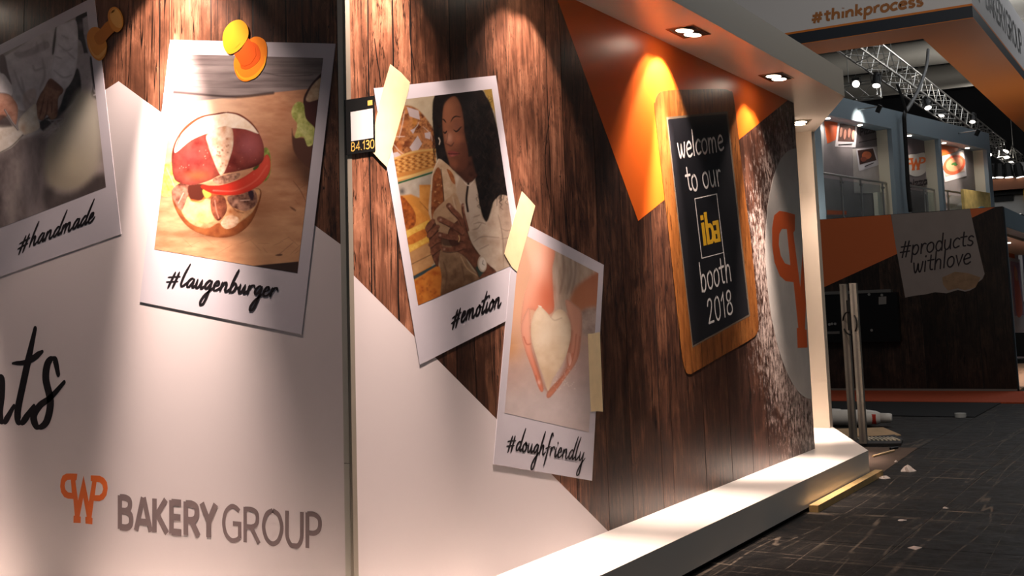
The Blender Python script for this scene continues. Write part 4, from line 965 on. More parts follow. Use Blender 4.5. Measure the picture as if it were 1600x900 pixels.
def ribbon(P, W, caps=True):
    """polyline + half widths -> outline loop"""
    P = np.asarray(P, float); n = len(P)
    T = np.zeros_like(P); S = np.ones(n)
    seg = P[1:] - P[:-1]; seg /= (np.linalg.norm(seg, axis=1)[:, None] + 1e-12)
    T[0], T[-1] = seg[0], seg[-1]
    for i in range(1, n - 1):
        t = seg[i-1] + seg[i]; l = np.linalg.norm(t); t = t / l if l > 1e-6 else seg[i]
        T[i] = t; S[i] = min(2.2, 1.0 / max(0.3, abs(t @ seg[i])))
    Nn = np.stack([-T[:, 1], T[:, 0]], 1)
    Lp, Rp = P + Nn * (W * S)[:, None], P - Nn * (W * S)[:, None]
    v = np.concatenate([Lp, Rp]); f = [(i, n + i, n + i + 1, i + 1) for i in range(n - 1)]
    v = list(map(tuple, v))
    if caps:
        for e, sgn in ((0, -1), (n - 1, 1)):
            c = len(v); v.append(tuple(P[e])); base = math.atan2(*(T[e] * sgn)[::-1]); k0 = len(v)
            for k in range(7):
                a = base - math.pi/2 + math.pi * k / 6; v.append((P[e][0] + W[e]*math.cos(a), P[e][1] + W[e]*math.sin(a)))
            f += [(c, k0 + k, k0 + k + 1) for k in range(6)]
    return v, f
def text_strokes(txt, font, gap=0.0):
    x = 0; out = []
    for ch in txt:
        g = font[ch]; st = []
        for s_ in g[1:]:
            if s_ and s_[0] == 'L':
                pts = np.array(s_[1], float); straight = True
                if len(pts) == 2 and font is SCRIPT: pts = pts[:1] + (pts[1:] - pts[:1]) * np.linspace(0, 1, 9)[:, None]
            else: pts = spline(s_, 7, False); straight = False
            pts = pts + [x, 0]; st.append((pts, straight))
        out.append((ch, st)); x += g[0] + gap
    return out, x - gap
def lettering(name, fr, txt, font, P, Q, V, width, mt, off, parent, nib=None, caps=True, jitter=0.0, split=False, base=None, gap=0.0, wpx=True):
    """text from P to Q (photo pixels or plane coords if wpx False) with x-height vector V; width = half stroke in m"""
    glyphs, L = text_strokes(txt, font, gap)
    P, Q, V = (np.array(q, float) for q in (P, Q, V)); U = (Q - P) / L
    mb = MB(); k = 0; rnd = random.Random(len(txt)); res = []
    for ch, st in glyphs:
        if split: mb = MB()
        jx, jy = rnd.uniform(-1, 1) * jitter, rnd.uniform(-1, 1) * jitter
        for pts, straight in st:
            q = P + (pts[:, :1] + jx) * U + (pts[:, 1:] + jy) * V
            ab = np.array([fr.ab(x, y) for x, y in q]) if wpx else q
            w = np.full(len(ab), width)
            if nib:
                g = np.gradient(ab, axis=0); g /= (np.linalg.norm(g, axis=1)[:, None] + 1e-9)
                w = width * (nib + (1 - nib) * np.clip(np.abs(g[:, 1]), 0, 1))
                e = np.minimum(np.arange(len(w)), np.arange(len(w))[::-1]) / max(1, len(w) - 1)
                w = w * (0.55 + 0.45 * np.clip(e / 0.15, 0, 1))
            v, f = ribbon(ab, w, caps)
            o2 = off + k * 0.00003; k += 1
            mb.add([fr.w(a, b, o2) for a, b in v], f if HAND(fr) < 0 else [t_[::-1] for t_ in f])
        if split and st: res.append(mb.build('letter', mt, parent))
    if not split: return mb.build(name, mt, parent)
    return res
cap = lambda C, *pts: [C([p])[0] for p in pts]
def vec(C, v): a = C([(0, 0), v]); return (a[1][0] - a[0][0], a[1][1] - a[0][1])
def caption(key, fr, C, txt, P, Q, V, w, off):
    p, q = cap(C, P, Q)
    lettering('caption', fr, txt, SCRIPT, p, q, vec(C, V), w, M_INK, off, POL[key], nib=0.42)
caption('burger', FL, crop(4.706, 200, 360), '#laugenburger', (282, 398), (1094, 492), (18, -66), 0.0080, 0.0040)
caption('baker', FL, crop(4.5, 0, 280), '#handmade', (125, 512), (662, 296), (17, -68), 0.0078, 0.0040)
caption('woman', FR, crop(5, 580, 420), '#emotion', (618, 452), (1005, 292), (12, -80), 0.0088, 0.0040)
caption('heart', FR, crop(6.43, 760, 640), '#doughfriendly', (192, 395), (978, 520), (14, -92), 0.0088, 0.0052)
# big script word at the left edge
C5 = crop(2.143, 0, 480)
tx = thing('wall_lettering', FL.w(FL.ab(40, 660)[0], FL.ab(40, 660)[1], 0.0013), 'large black brush script letters on the white panel at the left edge', 'lettering')
p, q = cap(C5, (-62, 378), (176, 392))
lettering('letter', FL, 'nts', SCRIPT, p, q, vec(C5, (14, -150)), 0.029, M_INK, 0.0017, tx, nib=0.38, split=True)

# ---------------------------------------------------------------- emblem (drawn once, reused)
LOGO_O = [(265,130),(200,127),(155,128),(118,148),(99,195),(93,258),(102,315),(132,362),(170,380),(225,383),(240,550),(228,550),(226,622),(298,625),(300,560),(288,558),(325,370),(360,560),(345,565),(347,630),(416,638),(418,575),(408,570),(430,402),(488,405),(528,386),(558,345),(570,275),(562,215),(532,172),(490,150),(400,145),(400,203),(415,205),(380,412),(328,150),(272,402),(245,200),(258,190)]
LOGO_H1 = [(200,190),(210,322),(172,316),(146,290),(137,250),(145,212),(165,192)]
LOGO_H2 = [(458,212),(440,345),(488,345),(513,322),(525,282),(516,240),(490,216)]
C7 = crop(6.43, 80, 720)
emb = decal('wall_emblem', FL, [px_loop(FL, C7(LOGO_O)), px_loop(FL, C7(LOGO_H1)), px_loop(FL, C7(LOGO_H2))], M_LOGO, 0.0017, None, 0.0013)
tag(emb, 'small orange letter emblem at bottom left of the white panel', 'emblem')
tx = thing('wall_lettering', FL.w(FL.ab(340, 850)[0], FL.ab(340, 850)[1], 0.0013), 'grey capital lettering beside the small orange emblem', 'lettering')
C8 = crop(6.43, 80, 720)
pB, qB = (185.3, 825.0), (339.5, 841.0)
lettering('letter', FL, 'BAKERY', CAPS, (184.5, 826.0), (339.0, 840.5), (0.0, -52.5), 0.0160, M_GREYTXT, 0.0017, tx, caps=False, split=True, gap=0.03)
lettering('letter', FL, 'GROUP', CAPS, (347.0, 844.0), (504.5, 858.3), (0.0, -55.5), 0.0108, M_GREYTXT, 0.0017, tx, caps=False, split=True, gap=0.03)

# ================================================================ CHALKBOARD (printed)
CB = crop(1.8, 1000, 120)
frame_o = spline(CB([(42, 110), (42, 72), (52, 46), (78, 38), (150, 36), (222, 34), (250, 40), (264, 68), (290, 290), (315, 500), (332, 680), (328, 720), (308, 740), (230, 785), (160, 826), (138, 836), (124, 818), (112, 740), (80, 440)]), 6)
inner = CB([(77, 120), (160, 111), (242, 103), (273, 386), (305, 668), (226, 712), (148, 755), (112, 437)])
fo = px_loop(FR, frame_o); fi = px_loop(FR, inner)
cbt = thing('chalkboard_print', FR.w(np.mean([p[0] for p in fo]), min(p[1] for p in fo), 0.0013), 'tall tilted chalkboard with wooden frame and chalk welcome writing', 'chalkboard')
M_FRAMEW = wood_print('chalkboard_frame_wood', (112, 62, 22), (158, 94, 40), (196, 130, 66), gain=1.0)
decal('wooden_frame', FR, [fo], M_FRAMEW, 0.003, cbt, 0.0013)
decal('frame_lip', FR, [px_loop(FR, CB([(73, 114), (245, 97), (309, 672), (146, 762)]))], mat('frame_lip_grey', (96, 84, 70), 0.5), 0.0033, cbt, 0.003)
decal('slate', FR, [fi], mat('slate_black', (24, 24, 28), 0.38, var=0.25, vscale=3.0), 0.0036, cbt, 0.003)
M_CHALK = mat('white_chalk', (226, 222, 218), 0.85, spec=0.1, var=0.18, vscale=60)
CHK = [('welcome', (108, 228), (236, 205), (-4, -40), 0.0095), ('to', (132, 322), (165, 316), (-6, -42), 0.0095), ('our', (178, 313), (230, 303), (-6, -42), 0.0095), ('booth', (172, 606), (258, 572), (-5, -46), 0.0095), ('2018', (192, 694), (262, 664), (-4, -42), 0.009)]
for s_, a, b, v, w_ in CHK:
    p, q = cap(CB, a, b)
    lettering('chalk_writing', FR, s_, HAND_, p, q, vec(CB, v), w_, M_CHALK, 0.0040, cbt, jitter=0.03, gap=0.06)
# logo box drawn on the slate
ob = CB([(152, 342), (215, 328), (235, 495), (172, 512)]); ib = CB([(154, 344.5), (213.6, 331), (233, 493.5), (173.6, 509)])
decal('logo_outline', FR, [px_loop(FR, ob), px_loop(FR, ib)], M_CHALK, 0.0040, cbt, 0.0036)
M_YEL = mat('yellow_logo', (226, 176, 34), 0.5)
def quadmap(q):   # unit square -> crop quad
    q = [np.array(p) for p in q]
    return lambda pts: [tuple(((q[0]*(1-u) + q[1]*u)*(1-v)) + (q[3]*(1-u) + q[2]*u)*v) for u, v in pts]
QM = quadmap(ob); box_uv = lambda pts: px_loop(FR, QM(pts))
IBA = [[[(.16,.30),(.29,.30),(.29,.38),(.16,.38)]], [[(.16,.42),(.29,.42),(.29,.80),(.16,.80)]],
       [[(.33,.26),(.45,.26),(.45,.46),(.56,.46),(.66,.52),(.68,.62),(.66,.73),(.56,.80),(.33,.80)], [(.45,.53),(.45,.73),(.53,.73),(.57,.68),(.57,.58),(.53,.53)]],
       [[(.66,.44),(.92,.44),(.92,.80),(.66,.80),(.60,.74),(.60,.66),(.66,.60),(.80,.60),(.80,.51),(.66,.51)], [(.72,.66),(.80,.66),(.80,.74),(.72,.74)]]]
for k, lp in enumerate(IBA):
    decal('logo_letter', FR, [box_uv(l) for l in lp], M_YEL, 0.0040 + k*0.0001, cbt, 0.0036)

# ================================================================ ROUND EMBLEM at the wall's far end
cY, cZ, rr = 10.78, 1.885, 1.19
th = math.acos((YE - cY) / rr)
disc = circle((cY, cZ), rr, 60, th, 2*math.pi - th)
et = thing('round_emblem', FR.w(10.2, cZ - rr, 0.0013), 'large pale disc with half an orange letter emblem at the wall end', 'emblem')
decal('disc', FR, [disc], mat('pale_grey_print', (180, 176, 170), 0.45, var=0.08, vscale=5), 0.0017, et, 0.0008)
eY0, eY1 = FR.ab(1206.5, 388)[0], FR.ab(1246, 540)[0]; eZ0, eZ1 = FR.ab(1235, 333)[1], FR.ab(1258, 543)[1]
fl = lambda pts: [(eY0 + (x - 93) / 134 * (eY1 - eY0), eZ0 + (y - 128) / 496 * (eZ1 - eZ0)) for x, y in pts]
def clip(pts, lim):
    out = []
    for i in range(len(pts)):
        p, q = pts[i], pts[(i+1) % len(pts)]
        if p[0] <= lim: out.append(p)
        if (p[0] <= lim) != (q[0] <= lim):
            t_ = (lim - p[0]) / (q[0] - p[0]); out.append((lim, p[1] + t_*(q[1]-p[1])))
    return out
# left half of the emblem: back-to-front P and the first stroke of the W, ending at the wall's edge
half = [(265,130),(200,127),(155,128),(118,148),(99,195),(93,258),(102,315),(132,362),(170,380),(225,383),(240,550),(228,550),(226,622),(298,625),(300,560),(288,558),(306,462),(306,262),(272,402),(245,200),(258,190)]
decal('half_letter', FR, [clip(fl(half), YE), fl(LOGO_H1)], mat('emblem_orange_dull', (206, 92, 40), 0.45), 0.0021, et, 0.0017)

# ================================================================ EXHIBITOR SIGN at the corner (real small board)
SG = crop(3.6, 520, 80)
sg = [(538.0, 156.5), (583.5, 149.5), (585.0, 236.0), (540.0, 242.5)]
st_ = thing('booth_number_sign', FR.w(FR.ab(562, 240)[0], FR.ab(562, 240)[1], 0.0013), 'small black booth number board beside the corner profile', 'sign')
sab = [FR.ab(*p) for p in sg]
decal('board', FR, [sab], mat('sign_black', (20, 20, 20), 0.35), 0.0065, st_, 0.0008)
M_SIGNG = mat('sign_gold', (206, 168, 84), 0.5)
lettering('sign_number', FR, 'B4.130', HAND_, (546.5, 236.5), (584.0, 231.0), (0, -8.4), 0.0026, M_SIGNG, 0.0069, st_, caps=False)
decal('sign_label', FR, [[FR.ab(*p) for p in ((545.8, 175.5), (580.5, 169.5), (581.5, 215.5), (547, 221))]], mat('label_white', (206, 202, 202), 0.5), 0.0069, st_, 0.0065)
decal('sign_logo', FR, [[FR.ab(*p) for p in ((572.5, 157.5), (580, 156.3), (580.2, 164.2), (572.8, 165.3))]], M_SIGNG, 0.0069, st_, 0.0065)
# ================================================================ HALL SHELL
M_HALL = mat('hall_dark_grey', (46, 46, 48), 0.8, var=0.15, vscale=0.6)
tag(box('ceiling', (-30, 14, 12.5), (22, 62, 12.7), mat('hall_ceiling_dark', (34, 34, 36), 0.9)), 'dark hall ceiling high above the booths', kind='structure')
tag(box('wall_far', (-30, 61.8, 0), (22, 62, 12.5), M_HALL), kind='structure')
M_DUCT = mat('grey_duct', (206, 200, 188), 0.55, metal=0.2)
duct_lab = ('pale ventilation duct nearest the suspended orange ring', 'ventilation duct crossing behind the lighting truss', 'middle one of the dim ceiling ducts', 'dim ventilation duct deep in the hall', 'farthest ventilation duct under the dark ceiling')
for k, (y, z, r) in enumerate(((27.5, 9.3, .32), (30.5, 9.0, .42), (35, 9.8, .4), (41, 10.2, .45), (48, 10.6, .5))):
    d_ = thing('ventilation_duct', (-6, y, z - r), duct_lab[k], 'duct', 'ceiling ducts')
    MB().tube([(-24, y - 1.5, z), (12, y + 1.0, z)], r, 16).build('pipe', M_DUCT, d_, smooth=True)
    for x in range(-21, 12, 4):
        f_ = (x + 24) / 36 * 2.5 - 1.5
        MB().tube([(x, y + f_, z), (x + .06, y + f_, z)], r + .025, 16).build('joint_collar', M_DUCT, d_)

# ================================================================ DARK PRINTED BOOTH ACROSS THE AISLE
M_BW = mat('far_wall_base', (12, 9, 8), 0.6)
XB = -2.82
wall_f = box('wall_front', (-12, YB, 0.02), (XB, YB + 0.2, 3.195), M_BW)
tag(wall_f, 'dark plank-printed wall of the neighbouring two-storey booth', kind='structure')
ed = [-12.0, -10.5, -9.4, -8.5, -7.6, -6.9, -6.2, -5.55, -5.0, -4.3, -3.9, -3.35, XB]
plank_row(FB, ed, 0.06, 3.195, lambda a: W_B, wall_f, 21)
CF = crop(2.2485, 1270, 300)
def fb(pts): return [(min(a, XB - 0.004), min(b, 3.19)) for a, b in px_loop(FB, CF(pts))]
decal('orange_triangle_print', FB, [[(-8.6, 3.19)] + [FB.ab(*p) for p in CF([(273, 82), (297, 217), (45, 332)])][:0] + [(FB.ab(*CF([(274, 82)])[0])[0], 3.19), FB.ab(*CF([(297, 217)])[0]), FB.ab(*CF([(45, 332)])[0]), (-8.6, 0.9)]], mat('far_orange_print', (206, 104, 54), 0.5), 0.004, wall_f)
decal('orange_triangle_print', FB, [fb([(545, 60), (640, 52), (556, 92)])], mat('far_orange_print', (206, 104, 54)), 0.004, wall_f)
tg = [(275, 78), (420, 70), (552, 58), (565, 120), (585, 210), (604, 288), (596, 306), (580, 318), (572, 335), (552, 346), (535, 350), (510, 344), (470, 356), (430, 352), (395, 360), (360, 364), (325, 371), (310, 290), (290, 180)]
pn = thing('torn_paper_print', FB.w(FB.ab(*CF([(440, 370)])[0])[0], FB.ab(*CF([(440, 370)])[0])[1], 0.003), 'torn grey paper with handwritten hashtag on the dark booth wall', 'paper note')
decal('paper', FB, [fb(tg)], mat('grey_paper_print', (146, 134, 128), 0.6, var=.06, vscale=3), 0.006, pn, 0.002)
decal('torn_patch', FB, [fb([(455, 300), (500, 280), (545, 285), (590, 300), (572, 335), (535, 345), (510, 338), (475, 346), (458, 325)])], mat('tan_paper_print', (146, 116, 88), 0.7, var=.2, vscale=9), 0.008, pn, 0.005)
M_MARK = mat('dark_marker', (34, 24, 28), 0.6)
for s_, a, b, v in (('#products', (306, 228), (566, 186), (3, -34)), ('withlove', (352, 286), (556, 250), (3, -36))):
    p, q = cap(CF, a, b); lettering('marker_writing', FB, s_, HAND_, p, q, vec(CF, v), 0.0125, M_MARK, 0.009, pn, gap=.03)
box('skirting', (-12, YB - 0.02, 0.02), (XB, YB, 0.055), mat('grey_skirting', (120, 112, 104), 0.5), wall_f)
# carpets on the aisle floor in front of it
cp = box('carpet_strip', (-13, 18.95, 0.0), (-2.30, YB - 0.02, 0.02), mat('orange_carpet', (168, 70, 36), 0.95, var=.2, vscale=30, bump=.3)); tag(cp, 'rust orange carpet strip at the foot of the dark booth wall', 'carpet')
cp = box('carpet_strip', (-13, 16.6, 0.0), (-2.76, 18.94, 0.012), mat('black_carpet', (14, 14, 15), 0.95, var=.3, vscale=30)); tag(cp, 'black carpet strip in front of the rust orange carpet', 'carpet')
# open lit room at its aisle side
M_BLUEG = mat('blue_grey_frame', (120, 136, 146), 0.5)
side = thing('booth_side_frame', (XB, 24, 0.0), 'blue-grey framed open side of the dark booth with lit interior', 'booth')
FS = Frame((XB, 0, 0), (0, 1, 0), (0, 0, 1), (1, 0, 0))
box('upright', (XB - 0.25, YB + 0.2, 0.0), (XB, YB + 0.28, 2.85), M_BLUEG, side)
box('header', (XB - 0.3, YB + 0.2, 2.85), (XB, 34, 3.195), M_BLUEG, side)
box('inner_wall', (-4.3, YB + 0.2, 0.02), (-4.2, 34, 2.85), mat('inner_wall_white', (206, 196, 204), 0.6), side)
box('inner_ceiling', (-4.2, YB + 0.2, 2.80), (XB - 0.3, 34, 2.85), mat('inner_ceiling_cream', (214, 190, 170), 0.6), side)
box('inner_floor', (-4.2, YB + 0.2, 0.0), (XB, 34, 0.03), mat('inner_floor_tan', (196, 158, 126), 0.5), side)
for y in (22.9, 24.6, 26.4):
    dl_ = MB().tube([(-3.5, y, 2.80), (-3.5, y, 2.785)], 0.11, 16).build('downlight', mat('downlight_glow', (255, 240, 226), .5, emit=(255, 236, 214), es=9), side)
    l = bpy.data.lights.new('downlight_beam', 'SPOT'); l.energy = 130; l.color = (1, .82, .74); l.spot_size = math.radians(120); l.spot_blend = .8; l.shadow_soft_size = .1
    lo = bpy.data.objects.new('downlight_beam', l); link(lo, (-3.5, y, 2.76), side)
FI = Frame((-4.2, 0, 0), (0, 1, 0), (0, 0, 1), (1, 0, 0))
def poster(fr, pts_ab, layers, label, off=.02):
    pts_ab = [tuple(p) for p in pts_ab]; c = np.mean(pts_ab, 0)
    t = thing('wall_poster', fr.w(c[0], min(p[1] for p in pts_ab), 0), label, 'poster', 'posters of the neighbouring booth')
    decal('sheet', fr, [pts_ab], mat('poster_paper', (206, 200, 204), .5), off, t, 0.0)
    lo_, hi_ = np.min(pts_ab, 0), np.max(pts_ab, 0)
    for k, (nm, col, loop) in enumerate(layers):
        decal(nm, fr, [[tuple(lo_ + (hi_ - lo_) * np.array(p)) for p in loop]], mat('pp_%d_%d_%d' % col, col, .5, var=.12, vscale=12), off + .003*(k+1), t, off)
    return t
y0 = FI.ab(1581, 470)[0]; y1 = FI.ab(1598, 470)[0]; zz0, zz1 = FI.ab(1590, 516)[1], FI.ab(1590, 405)[1]
poster(FI, [(y0, zz0), (y1, zz0), (y1, zz1), (y0, zz1)], [('picture', (176, 140, 160), [(.08, .2), (.92, .2), (.92, .95), (.08, .95)]), ('figure', (226, 128, 112), sp([(.25, .22), (.75, .22), (.8, .5), (.6, .75), (.4, .9), (.28, .7)])), ('face', (232, 170, 140), circle((.48, .78), .14, 16, rb=.1))], 'pink portrait poster in the lit room of the dark booth')
y2 = y1 + 0.4
poster(FI, [(y2, zz0 + .25), (y2 + 2.2, zz0 + .25), (y2 + 2.2, zz1 + .35), (y2, zz1 + .35)], [('picture', (66, 60, 74), [(.06, .2), (.94, .2), (.94, .94), (.06, .94)]), ('figure', (150, 120, 120), sp([(.2, .25), (.8, .25), (.7, .6), (.4, .8)]))], 'dark framed poster deeper in the lit room')
ft = decal('flame_print', FI, [[(y0 - .1, zz1), (y0 + 1.2, zz1 - .1), (y0 + 1.0, zz1 + .5), (y0 + .5, zz1 + .95), (y0 + .2, zz1 + .5)]], mat('flame_orange', (226, 120, 40), .5), .012, side)
# black chair inside
chx, chy = -3.55, on_z(1597, 604, .03)[1]
chx = on_z(1600, 604, .03)[0]
ct = thing('visitor_chair', (chx, chy, 0.03), 'black chair in the lit room of the dark booth', 'chair')
MB().box((chx - .24, chy - .22, .45), (chx + .24, chy + .24, .53)).build('seat', M_DARK, ct)
MB().box((chx - .24, chy + .18, .55), (chx + .24, chy + .25, .98)).build('backrest', M_DARK, ct)
for sx in (-1, 1):
    for sy in (-1, 1):
        MB().tube([(chx + sx*.22, chy + sy*.2, .03), (chx + sx*.2, chy + sy*.18, .46)], .016, 8).build('leg', M_STEEL, ct)
    MB().tube([(chx + sx*.25, chy - .18, .46), (chx + sx*.25, chy - .16, .68), (chx + sx*.25, chy + .2, .7)], .018, 8).build('armrest', M_DARK, ct)
# dark cabinet standing against the wall
c0, c1 = FB.ab(1284, 535), FB.ab(1404, 452)
cb = thing('flight_case_panel', (0.5 * (-8 + c1[0]), YB - 0.1, c0[1]), 'flat black equipment panel with metal top rail on the dark wall', 'equipment panel')
box('body', (-8.0, YB - 0.16, c0[1]), (c1[0], YB - 0.005, c1[1] - .05), mat('black_gloss', (10, 10, 11), .35), cb)
box('top_rail', (-8.0, YB - 0.18, c1[1] - .05), (c1[0] - .1, YB - 0.005, c1[1] + .005), mat('rail_grey', (122, 120, 116), .4, metal=.6), cb)
FC = Frame((0, YB - .16, 0), (1, 0, 0), (0, 0, 1), (0, -1, 0))
decal('sticker', FC, [[FC.ab(*p) for p in ((1373, 464), (1385, 463), (1385, 475), (1373, 476))]], mat('sticker_grey', (120, 118, 114), .6), .004, cb)
for p in ((1358, 460), (1378, 461), (1362, 516), (1300, 506), (1305, 506), (1296, 507)):
    a, b = FC.ab(*p); MB().tube([(a, YB - .16, b), (a, YB - .17, b)], .025, 10).build('screw_head', mat('screw_bright', (190, 186, 178), .3, metal=.8), cb)
box('lower_rail', (-8, YB - .175, FC.ab(1290, 522)[1]), (FC.ab(1312, 520)[0], YB - .16, FC.ab(1290, 518)[1]), mat('rail_grey', (122, 120, 116)), cb)

# ================================================================ UPPER STOREY: open balcony facade with prints
dl = math.radians(12.5); v_ = w_dir(1283, 335); fo_ = CAMP + v_ * (22.0 / v_[1]); fo_[2] = 0
EA, EN = np.array([math.sin(dl), math.cos(dl), 0]), np.array([math.cos(dl), -math.sin(dl), 0])
FF = Frame(fo_, EA, (0, 0, 1), EN); FK = Frame(fo_ - 0.36 * EN, EA, (0, 0, 1), EN)
ZD = 3.0
deck = MB().prism([(-12, YB + .215), (XB - .31, YB + .215), (XB - .31, 34), (-12, 34)], 2.86, ZD).build('upper_deck', mat('deck_grey', (120, 116, 112), .6)); tag(deck, 'grey upper floor slab of the two-storey booth', 'booth floor')
def fbox(name, a0, a1, z0, z1, o0, o1, m, par):
    v = [FF.w(a, z, o) for z in (z0, z1) for (a, o) in ((a0, o1), (a1, o1), (a1, o0), (a0, o0))]
    return mesh_obj(name, v, [(3,2,1,0),(4,5,6,7),(0,1,5,4),(1,2,6,5),(2,3,7,6),(3,0,4,7)], m, par)
fac = thing('balcony_facade', FF.w(4.4, ZD, 0), 'blue-grey balcony facade with three open bays on the upper storey', 'booth')
fbox('fascia', -3.0, 8.95, 5.37, 5.80, -.36, 0, M_BLUEG, fac)
for a0, a1 in ((-0.15, .2), (3.36, 3.95), (5.83, 5.95), (8.72, 8.95)):
    fbox('pillar', a0, a1, ZD, 5.37, -.1, 0, M_BLUEG, fac)
fbox('sill', -3.0, 8.95, ZD, 3.25, -.1, 0, M_BLUEG, fac)
fbox('back_wall', -3.0, 8.95, ZD, 5.37, -.45, -.36, mat('back_wall_grey', (150, 146, 146), .6), fac)
M_PALE = mat('pale_partition', (196, 190, 172), .6)
for a in (3.36, 5.83, 8.72): fbox('partition', a, a + .04, ZD, 5.37, -.36, -.1, M_PALE, fac)
CU = crop(3.4615, 1260, 100)
def up(nm, pts, col, off, par=fac):
    return decal(nm, FK, [px_loop(FK, CU(pts))], mat('up_%d_%d_%d' % col, col, .5, var=.1, vscale=4), off, par, 0.0)
up('wall_print', [(95, 300), (415, 345), (420, 590), (420, 830), (95, 830)], (132, 124, 126), .004)
up('orange_print', [(95, 310), (320, 310), (170, 405), (112, 430)], (206, 88, 40), .008)
up('dark_print', [(270, 345), (415, 335), (416, 440), (250, 455)], (86, 78, 80), .008)
up('light_print', [(248, 460), (420, 445), (430, 700), (255, 700)], (172, 164, 160), .008)
up('floor_print', [(110, 790), (215, 795), (215, 815), (110, 815)], (206, 92, 44), .008)
up('wall_print', [(527, 365), (636, 392), (650, 800), (545, 800)], (120, 110, 110), .004)
up('dark_print', [(527, 367), (636, 392), (640, 480), (537, 497)], (104, 92, 94), .008)
up('wall_print', [(722, 408), (905, 450), (915, 700), (745, 800)], (132, 124, 124), .004)
up('orange_print', [(722, 408), (835, 433), (815, 470), (725, 510)], (220, 100, 40), .008)
def up_poster(label, quad, layers):
    ab = px_loop(FK, CU(quad)); c = np.mean(ab, 0)
    t = thing('wall_poster', FK.w(c[0], min(p[1] for p in ab), .008), label, 'poster', 'posters of the neighbouring booth')
    decal('sheet', FK, [ab], mat('poster_paper', (206, 200, 204), .5), .013, t, .008)
    q = [np.array(p) for p in quad]; m_ = lambda pts: [tuple((q[0]*(1-u) + q[1]*u)*(1-v) + (q[3]*(1-u) + q[2]*u)*v) for u, v in pts]
    for k, (nm, col, loop) in enumerate(layers):
        decal(nm, FK, [px_loop(FK, CU(m_(loop)))], mat('pp_%d_%d_%d' % col, col, .5, var=.12, vscale=12), .016 + .003*k, t, .013)
    return t
R_ = lambda a, b, c, d: [(a, b), (c, b), (c, d), (a, d)]
up_poster('small polaroid of people beside the sign lettering on the upper storey', [(168, 312), (273, 318), (263, 452), (152, 448)], [('picture', (84, 56, 50), R_(.1, .08, .9, .78))] + [('figure', (166 + 8*k, 120, 104), circle((.2 + .2*k, .42 + .08*(k % 2)), .07, 12, rb=.2)) for k in range(4)] + [('caption', (40, 30, 34), [(.15, .9), (.8, .85), (.8, .88), (.15, .93)])])
up_poster('small polaroid of dark food hanging below on the upper storey wall', [(265, 462), (362, 450), (392, 545), (282, 580)], [('picture', (66, 38, 34), R_(.08, .06, .92, .72)), ('food', (168, 88, 56), circle((.5, .36), .25, 16, rb=.2)), ('food', (120, 60, 44), circle((.3, .52), .15, 12, rb=.12)), ('caption', (40, 30, 34), [(.3, .84), (.75, .8), (.75, .83), (.3, .88)])])
pz = up_poster('brightly lit polaroid of a red pizza in the last balcony bay', [(728, 500), (848, 466), (864, 606), (746, 640)], [('picture', (206, 176, 160), R_(.06, .06, .94, .8)), ('pizza', (222, 96, 62), circle((.5, .45), .5, 28, rb=.36)), ('pizza', (236, 150, 110), circle((.5, .43), .38, 28, rb=.26)), ('basil', (70, 120, 60), circle((.48, .4), .12, 12, rb=.05)), ('basil', (80, 130, 64), circle((.56, .46), .08, 12, rb=.04))])
def up_text(s_, P, Q, V, w_, m_, par, nm='sign_text', font=HAND_):
    p, q = cap(CU, P, Q); lettering(nm, FK, s_, font, p, q, vec(CU, V), w_, m_, .014, par)
up_text('Pizza', (288, 386), (370, 366), (0, -22), .02, M_MARK, fac)
up_text('pizza', (546, 668), (655, 648), (0, -22), .024, M_MARK, fac)
for l in ([(280, 425), (400, 400)], [(398, 345), (400, 400)]):
    a = px_loop(FK, CU(l)); v, f = ribbon(a, np.full(2, .008)); MB().add([FK.w(x, y, .013) for x, y in v], [t_[::-1] for t_ in f]).build('sign_outline', M_MARK, fac)
# white disc with orange emblem in the second bay
cu = px_loop(FK, CU(sp([(537, 500), (590, 488), (643, 484), (650, 560), (630, 595), (590, 608), (552, 595), (538, 575)], 4)))
em2 = thing('round_emblem', FK.w(np.mean([p[0] for p in cu]), min(p[1] for p in cu), .004), 'small white disc with orange letter emblem in the middle balcony bay', 'emblem')
decal('disc', FK, [cu], mat('disc_white', (206, 200, 192), .5), .012, em2, .004)
lg = lambda pts: px_loop(FK, CU([(538 + (x - 93) / 477 * 105, 512 - (x - 93) / 477 * 14 + (y - 128) / 510 * 70) for x, y in pts]))
decal('letters', FK, [lg(LOGO_O), lg(LOGO_H1), lg(LOGO_H2)], M_LOGO, .016, em2, .012)
# small lamps added under the fascia to brighten the bays
for a in (.9, 2.3, 4.7, 6.6, 8.0):
    p = FF.w(a, 5.37, -.2); MB().tube([tuple(p), tuple(p - np.array([0, 0, .015]))], .05, 14).build('bay_fill_lamp', mat('downlight_glow', (255, 240, 226), .5, emit=(255, 236, 214), es=9), fac)
    l = bpy.data.lights.new('bay_fill_beam', 'SPOT'); l.energy = 26; l.color = (1, .93, .84); l.spot_size = math.radians(150); l.spot_blend = .9; l.shadow_soft_size = .05
    lo = bpy.data.objects.new('bay_fill_beam', l); link(lo, tuple(p - np.array([0, 0, .03])), fac)
